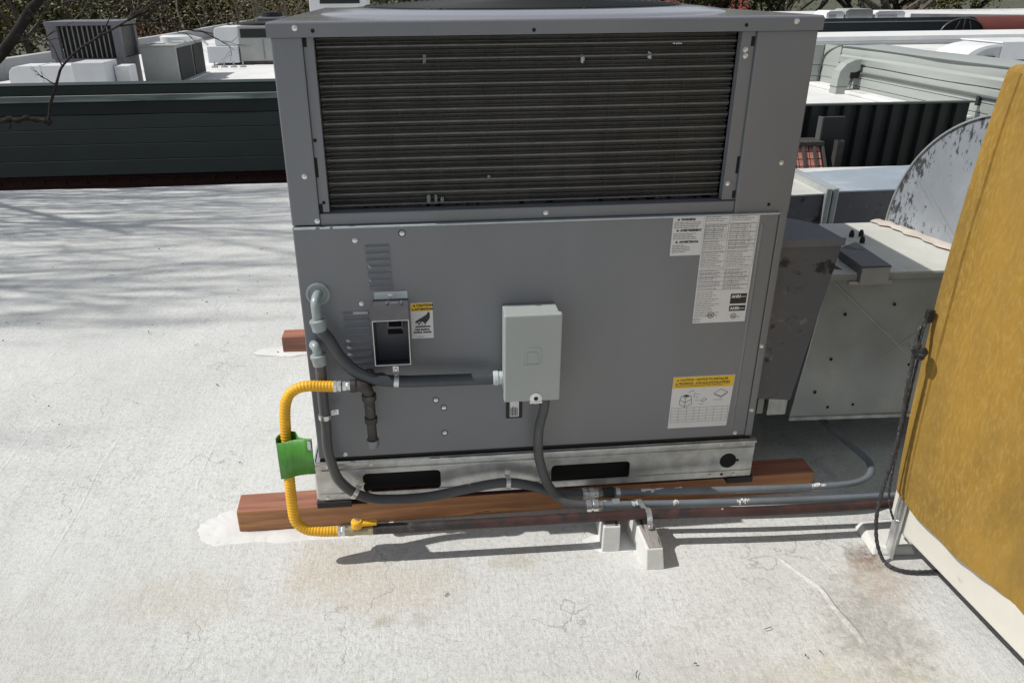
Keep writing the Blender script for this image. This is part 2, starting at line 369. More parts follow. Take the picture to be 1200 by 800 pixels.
def blob(cx, cy, rx, ry, z, n=96, seed=0, amp=.22):
    b = B(); rings = []; R = 7
    for q in range(R):
        f = 1-q/R; h = z*(1-f*f)-.002*f; row = []
        for i in range(n):
            a = 2*PI*i/n; c_, s_ = math.cos(a), math.sin(a)
            w = 1+amp*noise.noise(Vector((c_*1.5+seed, s_*1.5, seed)))+.5*amp*noise.noise(Vector((c_*4, s_*4, seed)))+.3*amp*noise.noise(Vector((c_*11, s_*11, seed)))
            x, y = cx+rx*w*f*c_, cy+ry*w*f*s_
            row.append(b.bm.verts.new((x, y, h+.0012*noise.noise(Vector((x*25, y*25, seed))))))
        rings.append(row)
    for q in range(R-1):
        for i in range(n): k = (i+1) % n; b.bm.faces.new((rings[q][i], rings[q][k], rings[q+1][k], rings[q+1][i]))
    b.bm.faces.new(rings[-1]); return b
for i, (cx, cy, rx, ry) in enumerate(((-.265, .02, .085, .075), (-.12, -.03, .16, .035), (.03, -.04, .12, .022), (-.26, 1.15, .13, .05), (.78, -.14, .11, .05))):
    obj('roof_coating_patch', blob(cx, cy, rx, ry, .004, seed=i*3.7), 'fresh_coating', smooth=True, kind='structure')
# laps of the felt under the coating: low rounded ridges
def ridge(pts, w, h):
    b = B(); bm = b.bm; P = spline(pts, 6); prev = None
    for i, p in enumerate(P):
        t = (P[min(i+1, len(P)-1)]-P[max(i-1, 0)]).normalized(); s = Vector((-t.y, t.x, 0))
        q = .6+.8*abs(noise.noise(Vector((p.x*6, p.y*6, 1)))); fade = min(1, 4*min(i, len(P)-1-i)/len(P)+.05)
        row = [bm.verts.new(p+s*w*k*q+Vector((0, 0, deck_z(p.x, p.y)+h*q*fade*f-.0008))) for k, f in ((-1, 0), (-.4, .8), (.1, 1), (.6, .3), (1, 0))]
        if prev:
            for k in range(4): bm.faces.new((prev[k], row[k], row[k+1], prev[k+1]))
        prev = row
    return b
for pts, w, h in (([(-1.02, .95, 0), (-1.04, .5, 0), (-1.03, .2, 0), (-1.06, -.1, 0), (-1.03, -.5, 0)], .014, .0030), ([(-.72, .75, 0), (-.735, .4, 0), (-.715, .1, 0), (-.72, -.2, 0)], .012, .0026), ([(-.40, .55, 0), (-.41, .3, 0), (-.395, .14, 0)], .010, .0026), ([(-1.75, 2.5, 0), (-1.77, 1.8, 0), (-1.74, 1.1, 0)], .014, .003),
                                    ([(1.18, -.20, 0), (1.185, -.25, 0), (1.21, -.31, 0), (1.235, -.36, 0), (1.238, -.42, 0), (1.25, -.50, 0), (1.252, -.56, 0)], .010, .0055), ([(.70, -.30, 0), (.72, -.42, 0), (.71, -.52, 0), (.73, -.62, 0), (.725, -.9, 0)], .012, .0014),
                  ([(.195, -.38, 0), (.2, -.45, 0), (.19, -.55, 0), (.2, -.75, 0)], .013, .0018), ([(1.26, -.21, 0), (1.29, -.28, 0), (1.31, -.33, 0)], .005, .0022)):
    obj('roof_felt_lap', ridge(pts, w, h), 'roof_coating', smooth=True, kind='structure')

# twigs, flecks and flakes lying on the roof
rnd = random.Random(5); b = B()
for i in range(120):
    x, y = rnd.uniform(-2.2, 1.5), rnd.uniform(-.95, 2.6); L = rnd.choice((.002, .003, .003, .004, .005, .007, .010, .016)); a = rnd.uniform(0, PI)
    if -.3 < x < 1.45 and -.2 < y < 1.3: continue
    p = Vector((x, y, .003)); d = Vector((math.cos(a), math.sin(a), 0))*L
    b.tube([p-d, p+Vector((0, 0, .0012))+Vector((d.y, -d.x, 0))*rnd.uniform(-.3, .3), p+d], .0007+.0006*rnd.random() if L > .005 else .0018*rnd.random()+.0008, 4)
obj('roof_litter', b, 'bark', kind='stuff')

# ------------------------------------------------------------------ the packaged rooftop unit
X1 = 1.18; D = 1.22; ZR0, ZR1, ZS, ZP, ZT = .088, .215, .852, 1.258, 1.288
U = thing('rooftop_air_conditioner', (.59, .6, .068), 'large grey packaged air conditioner in the foreground with a dark coil and warning stickers', 'air conditioner')
# base rail
def rail():
    b = ring_slot_panel(-.012, 1.192, ZR0, ZR1-.004, -.005, .003, [(.11, .319, .108, .168), (.622, .842, .103, .160)])
    for z, y in ((.183, -.009), (.107, -.008)): b.box(-.011, 1.191, y, -.005, z-.0025, z+.0025)
    for hx0, hx1, hz0, hz1 in ((.11, .319, .108, .168), (.622, .842, .103, .160)):
        for cx, cz, sx, sz in ((hx0, hz0, 1, 1), (hx1, hz0, -1, 1), (hx1, hz1, -1, -1), (hx0, hz1, 1, -1)):
            P = [(cx, -.005, cz)]+[(cx+sx*.012*(1-math.sin(t)), -.005, cz+sz*.012*(1-math.cos(t))) for t in (0, .39, .785, 1.18, PI/2)]
            b.prism(P, (0, .003, 0))
    b.box(-.011, 1.191, -.014, -.005, ZR1-.012, ZR1-.005)
    b.hexa([(-.020, .01, ZR0-.004), (-.0125, .004, ZR0-.004), (-.0125, D, ZR0-.004), (-.020, D, ZR0-.004), (-.016, .012, ZR1-.004), (-.0125, .004, ZR1-.004), (-.0125, D, ZR1-.004), (-.016, D, ZR1-.004)])
    b.box(-.010, .0, -.002, D, ZR0, ZR1-.006); b.box(1.18, 1.190, -.002, D, ZR0, ZR1-.006); b.box(0, 1.18, D-.003, D, ZR0, ZR1-.006)
    return b
R_ = obj('base_rail', rail(), 'galvanized', U)
for cx, cz, r in ((1.121, .143, .0235), (.054, .147, .026)):
    b = B(); b.lathe((cx, -.0050, cz), (0, -1, 0), [(0, r), (.0008, r)], 28); obj('rail_hole', b, 'black_hole' if cx > 1 else 'fresh_coating', R_, smooth=True)
for x0, x1, z0, z1 in ((.11, .319, .108, .168), (.622, .842, .103, .160)):
    b = B(); b.box(x0-.03, x1+.03, .03, .05, z0-.015, z1+.02); obj('fork_slot', b, 'black_hole', R_)
b = B(); b.box(.004, 1.176, .06, D-.02, ZR0+.01, ZR1-.004); obj('base_pan', b, 'black_hole', U)
b = B(); b.box(.004, 1.176, .0035, .03, ZR1-.006, ZR1+.012); obj('base_gasket', b, 'rubber_black', U)
# lower cabinet
b = B(); b.box(.0, 1.158, -.003, .02, ZR1+.008, ZS); b.bevel(.003); obj('access_panel', b, 'cabinet_paint', U)
b = B(); b.box(1.1605, 1.180, -.001, .03, ZR1+.004, ZS); b.bevel(.003); obj('side_edge', b, 'cabinet_paint', U)
b = B(); b.box(.004, 1.178, .021, D, ZR1, ZS); obj('cabinet', b, 'cabinet_paint', U)
for xa, xb in ((.004, .054), (.063, .086), (.093, 1.05), (1.056, 1.156)):
    b = B(); b.box(xa, xb, -.0100, -.0031, ZS-.0045, ZS-.0012); obj('panel_flange', b, 'fitting_pale', U)  # bare-metal lip, made pale so the seam carries a sunlit line
# ridge pressed in the panel, right of the stickers
b = B(); b.prism([(1.1155, -.003, ZR1+.03), (1.1195, -.0052, ZR1+.03), (1.1235, -.003, ZR1+.03)], (0, 0, ZS-ZR1-.06)); obj('panel_bead', b, 'cabinet_paint', U)
# upper section
b = B(); b.box(.0, .064, .0, .09, ZS+.003, ZP); b.bevel(.003); obj('corner_post', b, 'cabinet_paint', U)
b = B(); b.box(1.046, 1.182, .0, .09, ZS-.004, ZP); b.bevel(.003); obj('corner_post', b, 'cabinet_paint', U)
b = B(); b.box(0, .05, .09, D, ZS+.003, ZP); b.box(1.135, 1.182, .09, D, ZS+.003, ZP); b.box(.05, 1.135, D-.04, D, ZS+.003, ZP); obj('upper_casing', b, 'cabinet_paint', U)
b = B(); b.box(.0645, .087, .008, .03, ZS+.03, ZP-.001); b.bevel(.0015); obj('coil_flange', b, 'cabinet_paint', U)
b = B(); b.box(1.014, 1.0455, .008, .03, ZS+.03, ZP-.001); b.bevel(.0015); obj('coil_flange', b, 'cabinet_paint', U)
b = B(); b.box(.0645, 1.0455, .0035, .06, ZS+.0005, ZS+.028); b.bevel(.0025); obj('bottom_rail', b, 'cabinet_paint', U)
b = B(); b.box(.087, 1.014, .045, .09, ZS+.026, ZP-.001)
COIL = obj('coil', b, 'coil_fin', U)
b = B(); n = 42
for i in range(n):
    z = .884+(1.252-.884)*i/(n-1)
    b.tube([(.088, .030, z-.001), (.1, .038, z), (.25, .041, z+.0005), (1.0, .041, z), (1.013, .036, z)], .0021, 6)
obj('coil_tube', b, 'coil_tube', COIL, smooth=True, kind='stuff')
gw = None
for i in range(14):
    z = .890+.0266*i+.0
    if gw is None:
        b = B(); b.tube([(.088, .032, z), (.3, .033, z+.0004), (.7, .0325, z), (1.013, .033, z+.001)], .0023, 6); gw = obj('guard_wire', b, 'guard_wire', COIL, loc=(.5, .033, z), smooth=True)
    else: copy(gw, (.5, .033, z), COIL, (0, random.uniform(-.0016, .0016), 0))
for x in (.345, .52, .735, .86, .9):
    b = B(); b.tube([(x, .034, .884), (x+random.uniform(-.004, .004), .0345, 1.07), (x+.002, .034, 1.253)], .0007, 5); obj('coil_brace', b, 'coil_tube', COIL)
# bent, shiny fin patches
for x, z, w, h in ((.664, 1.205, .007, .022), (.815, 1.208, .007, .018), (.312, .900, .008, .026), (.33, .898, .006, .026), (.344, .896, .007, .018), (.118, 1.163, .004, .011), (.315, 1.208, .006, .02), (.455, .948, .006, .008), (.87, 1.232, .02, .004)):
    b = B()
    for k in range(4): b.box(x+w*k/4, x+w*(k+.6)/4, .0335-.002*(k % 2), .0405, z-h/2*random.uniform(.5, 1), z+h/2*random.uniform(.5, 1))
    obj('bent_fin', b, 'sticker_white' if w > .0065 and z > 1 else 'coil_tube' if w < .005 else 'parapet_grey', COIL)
# rough pale dirt along the coil foot
b = B()
for i in range(120):
    x = random.uniform(.1, 1.0); w = random.uniform(.003, .012)
    b.box(x, x+w, .036, .042, .882, .886+random.random()*.008)
obj('coil_dirt', b, 'coil_tube', COIL, kind='stuff')
# top panel with pressed ring and fan guard
b = B(); b.box(-.006, 1.188, -.006, D+.006, ZP, ZT); b.bevel(.004)
TP = obj('top_panel', b, 'panel_top', U)
b = B(); b.box(-.0062, 1.1882, -.0075, -.0055, ZP-.0005, ZT-.004); obj('top_skirt', b, 'cabinet_paint', TP)
fx, fy = .60, .56
b = B(); b.lathe((fx, fy, ZT-.002), (0, 0, 1), [(0, .555), (.004, .548), (.008, .53), (.009, .515), (.013, .49), (.016, .455), (.017, .432), (.013, .425), (.006, .424), (.0, .30)], 96)
obj('fan_ring', b, 'panel_top', TP, smooth=True)
b = B(); b.lathe((fx, fy, ZT+.0045), (0, 0, 1), [(0, .422), (.002, .422)], 64); FG = obj('fan_opening', b, 'black_hole', TP)
b = B()
for k in range(1, 27):
    r = .016*k+.014; b.tube([(fx+r*math.cos(a*2*PI/64), fy+r*math.sin(a*2*PI/64), ZT+.017+.016*(1-(r/.43)**2)) for a in range(65)], .0020, 5, cap=False)
for k in range(8):
    a = k*PI/4+.2; b.tube([(fx+.03*math.cos(a), fy+.03*math.sin(a), ZT+.031), (fx+.25*math.cos(a), fy+.25*math.sin(a), ZT+.026), (fx+.44*math.cos(a), fy+.44*math.sin(a), ZT+.014)], .0028, 5)
obj('fan_guard', b, 'black_sheet', TP, smooth=True)
# louvres: pressed slats in the access panel
def louver_mesh(w, h):
    b = B(); pts = [(-w/2, -.003, h*.5), (-w/2, -.0085, h*.12), (-w/2, -.0078, -h*.05), (-w/2, -.003, -h*.38)]
    b.prism(pts, (w, 0, 0)); return b
lv = None
for (xa, xb, z0, dz, n, dx) in ((.163, .217, .806, .0167, 7, .0006), (.098, .158, .640, .0183, 9, .0004)):
    lv = None
    for i in range(n):
        x = (xa+xb)/2+dx*i; z = z0-dz*(i+.5)
        if lv is None: lv = obj('louver', louver_mesh(xb-xa, dz), 'cabinet_paint', U, loc=(0, 0, 0)); lv.location = Vector((x, 0, z))-WL[U.name]
        else: copy(lv, (x, 0, z), U)
# screws
def screw_mesh(r):
    b = B(); b.lathe((0, 0, 0), (0, -1, 0), [(0, r*1.35), (.0012, r*1.35), (.0016, r), (.0045, r*.92), (.0052, r*.6)], 10); return b
sc0 = obj('screw', screw_mesh(.0046), 'zinc', U, loc=(0, 0, 0), smooth=True); sc0.location = Vector((.053, -.0075, 1.276))-WL[U.name]
for x, z, y in ((.040, .968, 0), (.058, .865, 0), (1.126, 1.276, -.0075), (1.145, .969, 0), (.589, .866, .0035), (1.027, 1.206, .008), (1.0255, 1.219, .008), (1.024, .922, .008),
                (.250, .830, -.003), (.140, .817, -.003), (.144, .658, -.003), (1.130, .232, -.003), (.314, .382, -.003), (.334, .358, -.003), (.334, .282, -.003), (.07, .232, -.003),
                (1.168, .493, -.001), (1.168, .301, -.001), (1.095, .198, -.005), (1.158, .198, -.005), (1.075, .098, -.005), (1.142, .098, -.005), (.135, .198, -.005), (.075, .098, -.005), (.02, .2, -.005), (.012, .098, -.005)):
    copy(sc0, (x, y, z), U)
for x, z in ((.314, .382), (.334, .358), (.334, .282), (.25, .83)):
    b = B(); b.lathe((x, -.003, z), (0, -1, 0), [(0, .0085), (.0005, .0085)], 14); obj('screw_dimple', b, 'rubber_black', U)
b = B(); b.lathe((0, 0, 0), (0, -1, 0), [(0, .0042), (.0004, .0042)], 10); h0 = obj('bolt_hole', b, 'black_hole', U, loc=(0, 0, 0)); h0.location = Vector((.089, -.0076, 1.270))-WL[U.name]
for x, z, y in ((.551, 1.266, -.0076), (1.014, 1.270, -.0076), (1.129, .870, -.0002), (.070, 1.045, .0078), (.076, .905, .0078), (1.148, .143, -.0052), (.034, .15, -.0052), (1.108, .098, -.0052)): copy(h0, (x, y, z), U)
for x, z, w, h in ((.068, 1.247, .0045, .009), (.0675, .985, .003, .022), (.0685, .892, .004, .01), (1.040, 1.236, .004, .01), (1.042, .965, .003, .02), (1.042, .895, .004, .009)):
    b = B(); b.box(x-w, x+w, .0072, .0084, z-h, z+h); b.bevel(.0003); obj('slot_hole', b, 'black_hole', U)
# exhaust hood
def hood():
    b = B(); t = .002; x0, x1, zt, zf, zb, d = .172, .256, .667, .647, .531, -.088
    b.prism([(x0, -.0035, zt), (x0, d, zf), (x0, d, zf-t), (x0, -.0035, zt-t)], (x1-x0, 0, 0))
    for xs in (x0, x1-t): b.prism([(xs, -.0035, zt-t), (xs, d, zf-t), (xs, d, zb), (xs, -.0035, zb-.03)], (t, 0, 0))
    b.prism([(x0+t, -.0035, zb-.03), (x0+t, d, zb), (x0+t, d, zb+t), (x0+t, -.0035, zb-.028)], (x1-x0-2*t, 0, 0))
    return b
H = obj('exhaust_hood', hood(), 'hood_steel', U)
b = B(); b.box(.175, .255, -.0055, -.0032, .6675, .687); b.bevel(.0008); obj('hood_flange', b, 'fitting_pale', H)
b = B(); b.box(.1745, .2535, -.0045, -.0032, .503, .664); obj('flue_back', b, 'hvac_grey', H)
b = B(); b.box(.203, .240, -.0065, -.0047, .575, .662); b.bevel(.0006); obj('flue_opening', b, 'black_hole', H)
b = B(); b.box(.203, .2065, -.030, -.005, .60, .665); b.box(.2065, .238, -.03, -.026, .60, .605); b.box(.238, .241, -.03, -.005, .595, .665); obj('flue_baffle', b, 'hvac_grey', H)
b = B(); b.box(.214, .234, -.022, -.006, .625, .664); b.bevel(.002); obj('flue_bracket', b, 'hvac_grey', H)
# paler metal rim: the lit edge of the hood mouth put in as colour
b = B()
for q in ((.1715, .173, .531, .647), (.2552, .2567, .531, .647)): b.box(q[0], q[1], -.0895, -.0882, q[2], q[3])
b.box(.173, .2552, -.0895, -.0882, .6455, .647); b.box(.173, .2552, -.0895, -.0882, .531, .5325); obj('hood_lit_rim', b, 'galvanized', H)
copy(sc0, (.2145, -.0055, .678), U)
# ---------------- stickers
def sticker(name, x0, x1, z0, z1, mat='sticker_white', skew=0, y=-.0036, pts=None, label=None):
    b = B(); b.prism(pts or [(x0, y, z0), (x1, y, z0), (x1, y, z1), (x0, y, z1)], (0, .0005, 0)); return obj(name, b, mat, U, label=label)
YI = -.00405
def lines(par, x0, x1, z1, z0, dz, th, gaps=0, mat='ink_grey', wmin=.6):
    b = B(); z = z1
    while z > z0:
        xe = x0+(x1-x0)*random.uniform(wmin, 1); x = x0
        while x < xe:
            w = min(random.uniform(.004, .014), xe-x); b.poly([(x, YI, z-th), (x+w, YI, z-th), (x+w, YI, z), (x, YI, z)]); x += w+.0016
        z -= dz
    return obj('fine_print', b, mat, par, kind='stuff', recalc=False)
def letter(par, s, size, x, z, mat='ink', align='LEFT', bold=.0):
    return obj('lettering', text_b(s, size, x, YI-.0001, z, align, bold), mat, par, recalc=False)
def grid(par, xs, zs, th=.0007, mat='ink_grey'):
    b = B()
    for z in zs: b.poly([(xs[0], YI, z-th), (xs[-1], YI, z-th), (xs[-1], YI, z), (xs[0], YI, z)])
    for x in xs: b.poly([(x, YI+.0001, zs[-1]), (x+th, YI+.0001, zs[-1]), (x+th, YI+.0001, zs[0]), (x, YI+.0001, zs[0])])
    return obj('table_rules', b, mat, par, recalc=False)
def warn_tri(par, x, z, s, mat='ink'):
    b = B(); b.poly([(x, YI, z), (x+s, YI, z), (x+s/2, YI, z+s*.9)]); return obj('warning_triangle', b, mat, par, recalc=False)
# multilingual warning sticker
s1 = sticker('warning_sticker', .896, .972, .750, .847)
for z, t in ((.838, 'WARNING'), (.811, 'AVERTISSEMENT'), (.782, 'ADVERTENCIA')):
    warn_tri(s1, .906, z, .007); letter(s1, t, .0072, .916, z, bold=.0004)
lines(s1, .900, .969, .834, .818, .0043, .0016); lines(s1, .900, .969, .806, .790, .0043, .0016); lines(s1, .900, .948, .777, .756, .0043, .0016)
# rating plate sticker
s2 = sticker('rating_sticker', .9725, 1.110, .567, .849)
grid(s2, [.976, 1.035, 1.107], [.846, .828, .806, .785, .758, .733, .715])
grid(s2, [1.040, 1.058, 1.075, 1.09, 1.105], [.826, .816, .806, .796, .786, .776, .766])
grid(s2, [.977, 1.0, 1.02, 1.035], [.823, .812, .801, .79]); grid(s2, [.975, 1.02, 1.06, 1.104], [.71, .700, .69, .679, .668, .657])
for z1, z0 in ((.845, .832), (.825, .787), (.783, .760), (.756, .735), (.730, .718), (.708, .658)): lines(s2, .977, 1.033, z1, z0, .0048, .0015); lines(s2, 1.039, 1.105, z1, z0, .0048, .0015)
lines(s2, .975, 1.04, .652, .585, .0047, .0014); lines(s2, .973, 1.0, .580, .571, .0042, .0013)
for z0, z1, sub in ((.617, .644, 'CERTIFIED'), (.597, .612, '')):
    b = B(); b.box(1.064, 1.106, YI-.0001, YI+.0002, z0, z1); b.bevel(.0001); q = obj('certification_badge', b, 'ink', s2)
    letter(s2, 'AHRI', .0105, 1.0665, z1-.011, 'sticker_white', bold=.0005).location.y -= .0003
    b = B(); b.poly([(1.088, YI-.0004, z1-.009), (1.104, YI-.0004, z1-.009), (1.104, YI-.0004, z1-.0075), (1.088, YI-.0004, z1-.0075)]); obj('fine_print', b, 'sticker_white', s2, kind='stuff', recalc=False)
def ul_mark(par, x, z, r, left, right):
    b = B(); n = 28; o = [b.bm.verts.new((x+r*math.cos(2*PI*k/n), YI, z+r*math.sin(2*PI*k/n))) for k in range(n)]; i_ = [b.bm.verts.new((x+r*.82*math.cos(2*PI*k/n), YI, z+r*.82*math.sin(2*PI*k/n))) for k in range(n)]
    for k in range(n): b.bm.faces.new((o[k], o[(k+1) % n], i_[(k+1) % n], i_[k]))
    obj('listing_mark', b, 'ink', par, recalc=False); letter(par, 'UL', r*1.05, x, z-r*.38, align='CENTER', bold=.0003)
    if left: letter(par, left, .0055, x-r*1.25, z-.004, align='RIGHT')
    letter(par, right, .0055, x+r*1.25, z-.004)
ul_mark(s2, 1.018, .588, .0085, 'C', 'US'); ul_mark(s2, 1.078, .583, .0075, None, 'US')
# hot-surface sticker
s3 = sticker('hot_surface_sticker', .2605, .3145, .559, .654)
b = B(); b.poly([(.2615, YI+.0001, .632), (.3135, YI+.0001, .632), (.3135, YI+.0001, .653), (.2615, YI+.0001, .653)]); obj('sticker_header', b, 'sticker_yellow', s3, recalc=False)
warn_tri(s3, .2665, .6443, .007); letter(s3, 'CAUTION', .0088, .275, .6443, bold=.0005); warn_tri(s3, .2635, .6345, .006); letter(s3, 'ATTENTION', .0080, .271, .6345, bold=.0005)
hand = [(.272, .606), (.282, .612), (.292, .618), (.298, .622), (.304, .630), (.307, .627), (.307, .614), (.303, .607), (.298, .602), (.294, .595), (.293, .600), (.288, .604), (.279, .604), (.271, .601)]
b = B(); b.poly([(x, YI, z) for x, z in hand])
for q in (((.271, .6015), (.280, .6045), (.2785, .602), (.2705, .5995)), ((.275, .598), (.285, .604), (.287, .6015), (.276, .596))): b.poly([(x, YI+.0001, z) for x, z in q])
obj('hand_symbol', b, 'ink', s3, recalc=False)
b = B(); b.poly([(.271, YI, .589), (.307, YI, .589), (.307, YI, .5925), (.271, YI, .5925)])
for x in (.279, .286, .293): b.poly([(x, YI, .594), (x+.0016, YI, .594), (x+.003, YI, .599), (x+.0014, YI, .599)])
obj('heat_symbol', b, 'ink', s3, recalc=False)
letter(s3, 'Hot Surface', .0072, .2875, .581, align='CENTER', bold=.0004); letter(s3, 'Surface chaude', .0072, .2875, .5738, align='CENTER', bold=.0004)
lines(s3, .275, .293, .5645, .562, .004, .0012)
# installer notice sticker
s4 = sticker('installer_sticker', 0, 0, 0, 0, pts=[(.938, -.0036, .2575), (1.1015, -.0036, .2575), (1.1065, -.0036, .414), (.9395, -.0036, .414)])
b = B(); b.poly([(.940, YI+.0001, .380), (1.104, YI+.0001, .380), (1.105, YI+.0001, .413), (.9405, YI+.0001, .413)]); obj('sticker_header', b, 'sticker_yellow', s4, recalc=False)
warn_tri(s4, .949, .4015, .0065); letter(s4, 'CAUTION - NOTICE TO INSTALLER', .0082, .958, .4015, bold=.0003); warn_tri(s4, .946, .3915, .0065); letter(s4, 'PRUDENCE - AVIS AUX INSTALLATEURS', .0078, .955, .3915, bold=.0003)
lines(s4, .947, 1.095, .3895, .3825, .0038, .0014, mat='ink', wmin=.8)
grid(s4, [.942, .962, .985, 1.005, 1.02, 1.04, 1.06, 1.083, 1.099], [.320, .311, .302, .293, .284, .276], th=.0008)
b = B()
def seg_(p, q, w=.0011):
    P = Vector((p[0], 0, p[1])); Q = Vector((q[0], 0, q[1])); t = (Q-P).normalized(); n = Vector((-t.z, 0, t.x))*w/2
    b.poly([tuple(Vector((v.x, YI, v.z))) for v in (P-n, Q-n, Q+n, P+n)])
for p, q in (((.963, .345), (.978, .336)), ((.978, .336), (.995, .345)), ((.963, .345), (.967, .357)), ((.995, .345), (.992, .357)), ((.967, .357), (.978, .350)), ((.978, .350), (.992, .357)), ((.978, .336), (.978, .350)),
             ((.963, .331), (.978, .322)), ((.978, .322), (.996, .331)), ((.963, .331), (.963, .345)), ((.996, .331), (.995, .345)), ((.978, .322), (.978, .336)), ((.985, .366), (.992, .371)), ((.992, .371), (1.0, .371)), ((1.0, .352), (1.003, .365)),
             ((1.055, .360), (1.072, .372)), ((1.072, .372), (1.092, .363)), ((1.092, .363), (1.076, .350)), ((1.076, .350), (1.055, .360)), ((1.055, .357), (1.076, .347)), ((1.076, .347), (1.092, .360)), ((1.02, .34), (1.03, .347)), ((1.03, .347), (1.037, .343)), ((1.037, .343), (1.027, .336)), ((1.02, .34), (1.027, .336))): seg_(p, q)
n = 20; b.poly([(.9795+.0075*math.cos(2*PI*k/n), YI, .3565+.0032*math.sin(2*PI*k/n)) for k in range(n)])
obj('assembly_diagram', b, 'ink', s4, recalc=False)
lines(s4, 1.005, 1.018, .360, .338, .009, .0013); lines(s4, 1.055, 1.09, .341, .337, .006, .0013); lines(s4, 1.018, 1.034, .330, .327, .006, .0013)
# electrical tab showing under the disconnect
b = B(); b.box(.496, .539, -.006, -.0032, .317, .40); b.bevel(.001); tb = obj('knockout_plate', b, 'rubber_black', U)
b = B(); b.poly([(.506, -.0064, .322), (.53, -.0064, .322), (.53, -.0064, .37), (.506, -.0064, .37)]); obj('plate_sticker', b, 'sticker_white', tb, recalc=False)
b = B()
for k in range(5): b.poly([(.508+.004*k, -.0067, .325), (.5105+.004*k, -.0067, .325), (.5105+.004*k, -.0067, .325+random.uniform(.02, .032)), (.508+.004*k, -.0067, .352)])
obj('fine_print', b, 'ink', tb, kind='stuff', recalc=False)
# conduit hub on the panel
b = B(); b.lathe((.043, -.003, .687), (0, -1, 0), [(0, .0285), (.004, .0285), (.005, .026), (.005, .022), (.003, .020)], 28); obj('conduit_hub', b, 'fitting_grey', U, smooth=True)

# ------------------------------------------------------------------ supports under the unit
def pad(x0, x1, y0, y1, lab):
    b = B(); b.box(x0, x1, y0, y1, .0685, ZR0-.001); b.bevel(.002); o = obj('rubber_pad', b, 'rubber_black'); tag(o, lab, 'pad', 'rubber pads under the grey air conditioner')
pad(-.018, .075, -.012, .07, 'black rubber pad under the left front corner of the air conditioner')
pad(1.125, 1.200, -.010, .07, 'black rubber pad under the right front corner of the air conditioner')
def beam(name, pts, mat, lab, cat, bev=.004):
    b = B(); b.hexa(pts); b.bevel(bev); o = obj(name, b, mat)
    if isinstance(mat, list):
        for p in o.data.polygons:
            if p.normal.y < -.5: p.material_index = 1
    return tag(o, lab, cat)
beam('wooden_sleeper', [(-.236, -.004, 0), (1.400, .021, 0), (1.400, .098, 0), (-.24, .077, 0), (-.236, -.004, .067), (1.400, .021, .067), (1.400, .098, .067), (-.24, .077, .067)], ['wood_red', 'wood_brown'], 'long red brown timber sleeper under the front of the air conditioner', 'sleeper')
beam('wooden_sleeper', [(-.285, 1.13, 0), (1.33, 1.15, 0), (1.33, 1.23, 0), (-.285, 1.21, 0), (-.285, 1.13, .067), (1.33, 1.15, .067), (1.33, 1.23, .067), (-.285, 1.21, .067)], 'wood_red', 'rear timber sleeper with only its chipped left end showing beside the air conditioner', 'sleeper')
b = B(); b.box(.0, 1.18, 1.135, 1.2, .0675, ZR0-.001); o = obj('rubber_pad', b, 'rubber_black'); tag(o, 'black rubber strip under the back edge of the air conditioner', 'pad', 'rubber pads under the grey air conditioner')
def block(p, lab):
    t = thing('pipe_support_block', (p[0][0], p[0][1], 0), lab, 'pipe support')
    b = B(); b.hexa(p); b.bevel(.003); obj('timber', b, 'white_block', t)
    return t
t1 = block([(.731, -.178, -.001), (.777, -.180, -.001), (.790, -.06, -.001), (.740, -.06, -.001), (.732, -.176, .078), (.776, -.178, .078), (.788, -.06, .078), (.740, -.06, .078)], 'short white painted wood block under the gas pipe, left of the block with the strap')
b = B(); b.hexa([(.738, -.172, .0775), (.772, -.173, .0775), (.778, -.12, .0775), (.742, -.12, .0775), (.738, -.172, .0788), (.772, -.173, .0788), (.778, -.12, .0788), (.742, -.12, .0788)]); obj('worn_top', b, 'block_top', t1)
t2 = block([(.828, -.256, -.001), (.874, -.258, -.001), (.872, -.10, -.001), (.816, -.10, -.001), (.826, -.249, .060), (.868, -.250, .060), (.870, -.10, .080), (.818, -.10, .078)], 'longer white wood block with split grey top and a metal strap, nearest the viewer')
b = B(); b.hexa([(.832, -.246, .0602), (.865, -.247, .0602), (.866, -.12, .0775), (.824, -.12, .0755), (.832, -.246, .0620), (.865, -.247, .0620), (.866, -.12, .0795), (.824, -.12, .0775)]); obj('worn_top', b, 'block_top', t2)
b = B()
pth = spline([(.852, -.190, .073), (.853, -.176, .084), (.853, -.170, .098), (.852, -.160, .109), (.850, -.150, .1105), (.847, -.140, .104), (.844, -.132, .104), (.841, -.120, .108), (.838, -.108, .107), (.836, -.098, .096)], 6)
for i in range(len(pth)-1):
    p, q = pth[i], pth[i+1]; b.hexa([(p.x-.007, p.y, p.z), (p.x+.007, p.y, p.z), (q.x+.007, q.y, q.z), (q.x-.007, q.y, q.z), (p.x-.007, p.y-.001, p.z+.0025), (p.x+.007, p.y-.001, p.z+.0025), (q.x+.007, q.y-.001, q.z+.0025), (q.x-.007, q.y-.001, q.z+.0025)])
st = obj('pipe_strap', b, 'zinc', t2)
b = B(); b.lathe((.852, -.186, .078), (0, -.6, .8), [(0, .006), (.003, .006), (.004, .003)], 8); obj('strap_screw', b, 'zinc', st)

